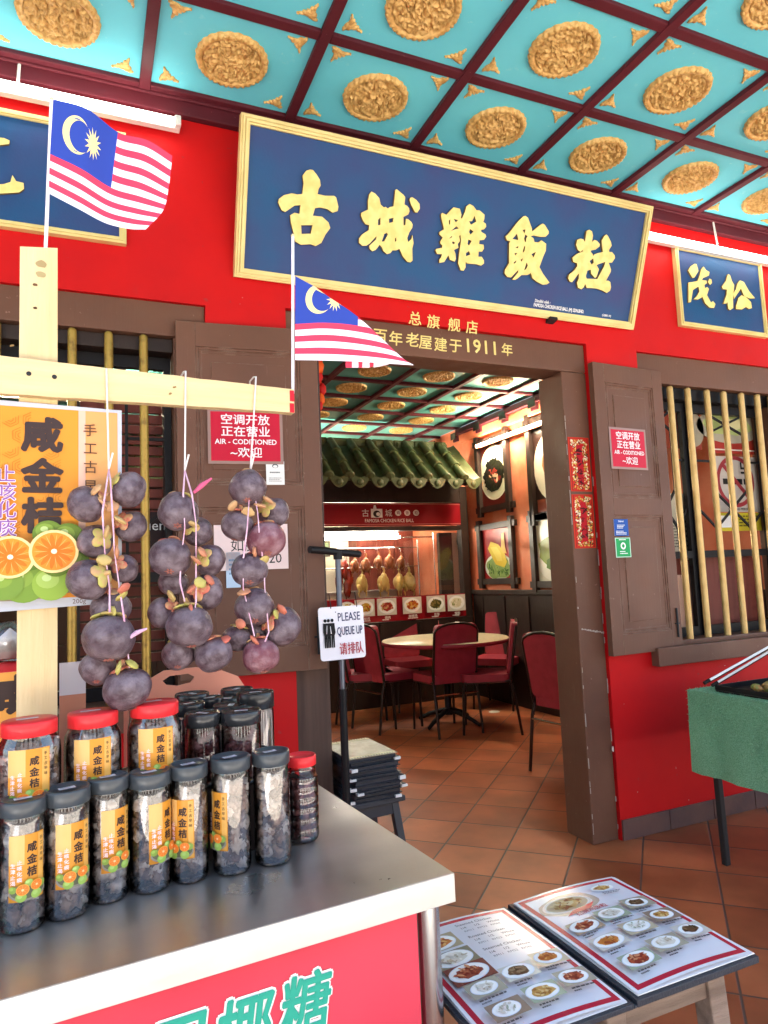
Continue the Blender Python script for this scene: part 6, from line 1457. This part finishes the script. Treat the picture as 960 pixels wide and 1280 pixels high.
# ------------------------------------------------------------------ hanging mangosteens
MANG = mat('mangosteen_rind', (.062,.033,.043), .36, c2=(.235,.185,.21), nscale=1.7, nlo=.34, nhi=.78, bump=.35, bscale=9, spec=.4, detail=12)
MANGR = mat('reddish_mangosteen_rind', (.15,.040,.055), .40, c2=(.32,.19,.21), nscale=1.7, nlo=.38, nhi=.74, bump=.35, bscale=9, spec=.4, detail=12)
SEPG = mat('green_yellow_calyx', (.44,.40,.10), .5, c2=(.52,.30,.14), nscale=3); SEPR = mat('pinkish_calyx', (.52,.13,.09), .5, c2=(.54,.32,.15), nscale=3)
STIG = mat('stigma_scar', (.30,.11,.09), .7)
def make_fruit(rind, sep, name='mangosteen'):
    g = MB(); g.ball((0,0,0), 1,1,.90, rind, 20, None, .10, 1.3, 3)
    o = g.build(name, local=True, cat='fruit', group='mangosteens hanging in three bunches', label='x')
    g = MB()
    for i in range(4):
        a = i*1.5708+.3; R = Matrix.Rotation(a,3,'Z') @ Matrix.Rotation(.25,3,'Y'); g.ball((.34*math.cos(a),.34*math.sin(a),.90), .38,.31,.085, sep, 8, R, .15, 2, i)
    g.tube([(0,0,.86),(.03,.0,1.12),(.10,.03,1.28)], [.16,.12,.10], sep, 8); g.build('calyx', o, local=True)
    g = MB()
    for i in range(6): a = i*1.0472; g.ball((.13*math.cos(a),.13*math.sin(a),-.895), .10,.055,.025, STIG, 5, Matrix.Rotation(a,3,'Z'))
    g.build('stigma', o, local=True)
    return o
protos = [make_fruit(MANG, SEPG), make_fruit(MANG, SEPR), make_fruit(MANGR, SEPR)]; used = [False]*3
# (px, py, radius px, depth offset behind the front layer (m), proto, view: s side, b bottom shows, d calyx toward string and viewer)
B1 = [(161,612,22.5,.0,0,'d'),(107.5,631,23.5,.0,1,'d'),(164,658,19.5,.035,1,'d'),(119,677,21.5,.03,0,'v'),(155,711,18,.04,1,'d'),(110,725,26,.0,0,'v'),(139,760,24,.03,1,'u'),(136,797,31,-.01,0,'u'),(122,835,22,.03,0,'b'),(160,861,29,-.005,1,'u')]
B2 = [(223,640,25,.0,0,'b'),(247,664,18.5,.03,0,'d'),(213,697,25.5,.0,1,'b'),(262,700,19.5,.02,0,'v'),(217,728,18,.045,0,'u'),(258,740,22,.02,1,'v'),(203,766,19,.03,1,'d'),(237,783,28.5,-.01,0,'u'),(223,818,20.5,.025,0,'b'),(267,818,23,.0,1,'u')]
B3 = [(310,610,23,.0,1,'b'),(342,641,19.5,.03,0,'d'),(297,657,20.5,.01,1,'u'),(333,675,24,-.008,2,'b'),(312,713,22.5,.0,1,'b'),(318,759,24,.0,1,'b'),(353,783,23.5,.005,1,'d'),(296,798,18,.03,0,'u'),(322,790,18,.05,0,'u'),(326,820,23,-.008,2,'s')]
names = ('left','middle','right'); sx_ = (136,232,318)
ordw = ('topmost','second','third','fourth','fifth','sixth','seventh','eighth','ninth','lowest')
ki = 0
for bi, B in enumerate((B1,B2,B3)):
    Bs = sorted(range(len(B)), key=lambda i: B[i][1]); rank = {i: r for r, i in enumerate(Bs)}
    for i, (px, py, rp, off, pi, view) in enumerate(B):
        c = onP(px, py, .062-off); dd = (c-CAM).dot(_f); r = rp*dd/FPX; tc = onP(sx_[bi], py-15, .05)
        tocam = (CAM-c).normalized(); side = (tc-c); side.z = 0; side = side.normalized() if side.length > .004 else V((0,0,1))
        ax = {'d': side*.8+V((0,0,.45))+tocam*.35, 'v': side*.65+V((0,0,.25))+tocam*.75, 'u': V((0,0,1))+side*.25-tocam*.10, 'b': V((0,0,1))-tocam*.75+side*.1, 's': side*.3+V((0,0,1))-tocam*.25}[view].normalized()
        q = V((0,0,1)).rotation_difference(ax) @ Matrix.Rotation(ki*1.3,3,'Z').to_quaternion(); ki += 1
        kind = 'reddish purple' if pi == 2 else ('large dark purple' if rp > 25 else ('small dark purple' if rp < 20 else 'dark purple'))
        lab = f"{kind} mangosteen, {ordw[rank[i]]} from the top of the {names[bi]} hanging bunch" if 0 < rank[i] < 9 else f"{kind} mangosteen, {ordw[rank[i]]} fruit of the {names[bi]} hanging bunch"
        if not used[pi]: o = protos[pi]; used[pi] = True; o['label'] = lab; o.location = c; o.rotation_euler = q.to_euler(); o.scale = (r,r,r)
        else: o = copy_tree(protos[pi], lab, c, rot=q.to_euler(), scale=(r,r*(1+.03*math.sin(ki)),r*(1-.03*math.cos(ki*2))))
STR = [((133,462),(136,586),[(134,600),(128,640),(131,690),(137,735),(137,765)],[(138,600),(141,650),(143,690),(150,740),(155,772),(158,800),(162,835)]),
       ((232,465),(231,588),[(229,618),(231,660),(226,700),(225,728),(231,752)],[(240,618),(245,655),(245,700),(245,752),(243,765)]),
       ((320,472),(313,588),[(311,632),(309,660),(304,700),(304,735),(318,795)],[(322,640),(324,665),(330,710),(331,735),(336,790),(330,805)])]
for bi, (a, b, l1, l2_) in enumerate(STR):
    t = thing('hanging_string', f'white cord and pink raffia tying the {names[bi]} bunch of mangosteens to the crossbar', 'string', onP(*b,.04), group='strings tying the mangosteen bunches')
    g = MB(); top = onP(a[0],a[1],.025); low = onP(a[0]+(b[0]-a[0])*.4, a[1]+(b[1]-a[1])*.42, .026)
    g.tube([top-pn*.05-V((0,0,.03)), top-pn*.046+V((0,0,.004)), top-pn*.02+V((0,0,.006)), top+V((0,0,.002)), low, onP(*b,.050)], .0018, CORD, 7); g.tube([onP(b[0],b[1],.05), onP(b[0]+5,b[1]-20,.06)], .0018, CORD, 6); g.build('cord', t)
    g = MB()
    for L_ in (l1, l2_): g.tube([onP(*b,.05)]+[onP(p[0],p[1],.088+.010*math.sin(i*2)) for i, p in enumerate(L_)], [.0011+.0009*((i*7+bi) % 3)/2 for i in range(len(L_)+1)], PINKS, 5)
    k0 = onP(*l2_[-2],.10)
    if bi == 0: g.tube([k0, k0+ex*.018+V((0,0,.012)), k0+ex*.036+V((0,0,.018))], [.003,.005,.002], PINKS, 6)
    if bi == 1: k0 = onP(242,616,.07); g.tube([k0, k0+ex*.015+V((0,0,.014)), k0+ex*.036+V((0,0,.030))], [.003,.006,.002], mat('deep_pink_raffia', (.62,.10,.20), .5), 6)
    g.build('pink_raffia', t)
    # loose calyx flaps showing between the fruit
    rn = random.Random(bi+40)
    for (px, py) in {0: ((128,628),(120,612),(139,633),(150,650),(133,665),(146,690),(130,700),(155,735),(140,765),(152,745),(165,830),(148,835)), 1: ((241,655),(253,690),(245,700),(250,728),(262,725),(240,735),(225,690),(238,762),(214,745),(255,770),(280,800)), 2: ((291,632),(310,640),(325,632),(335,625),(318,690),(330,700),(305,740),(345,768),(352,762),(318,800),(300,780))}[bi]:
        q = onP(px, py, .075+rn.random()*.02); g = MB(); g.ball(q, .0135,.011,.0042, rn.choice((SEPG,SEPR,SEPR)), 8, Matrix.Rotation(rn.uniform(0,3),3,'X') @ Matrix.Rotation(rn.uniform(0,3),3,'Y'), .3, 2, px); g.build('calyx_flap', t)

lv = MB(); [lv.box((-.02,.20+.012,1.02+.045*i), (.30,.20+.03,1.055+.045*i), REDWOOD) for i in range(24)]; lv.box((-.06,.205,1.0), (-.021,.24,2.12), DARKW); lv.box((.301,.205,1.0), (.34,.24,2.12), DARKW); lv.build('louvre_panel', label='brown louvred panel standing inside the left barred window', cat='panel')
# dark menu board seen inside the left window
paper_xz(188, 640, 215, 700, .155, 'chalk_menu', 'dark menu board with white script inside the left window', 'board', ink('2a1a1c'), lambda s, w, h: s.text("Menu", w*.3, h*.72, h*.30, wht))
bpy.context.view_layer.update()
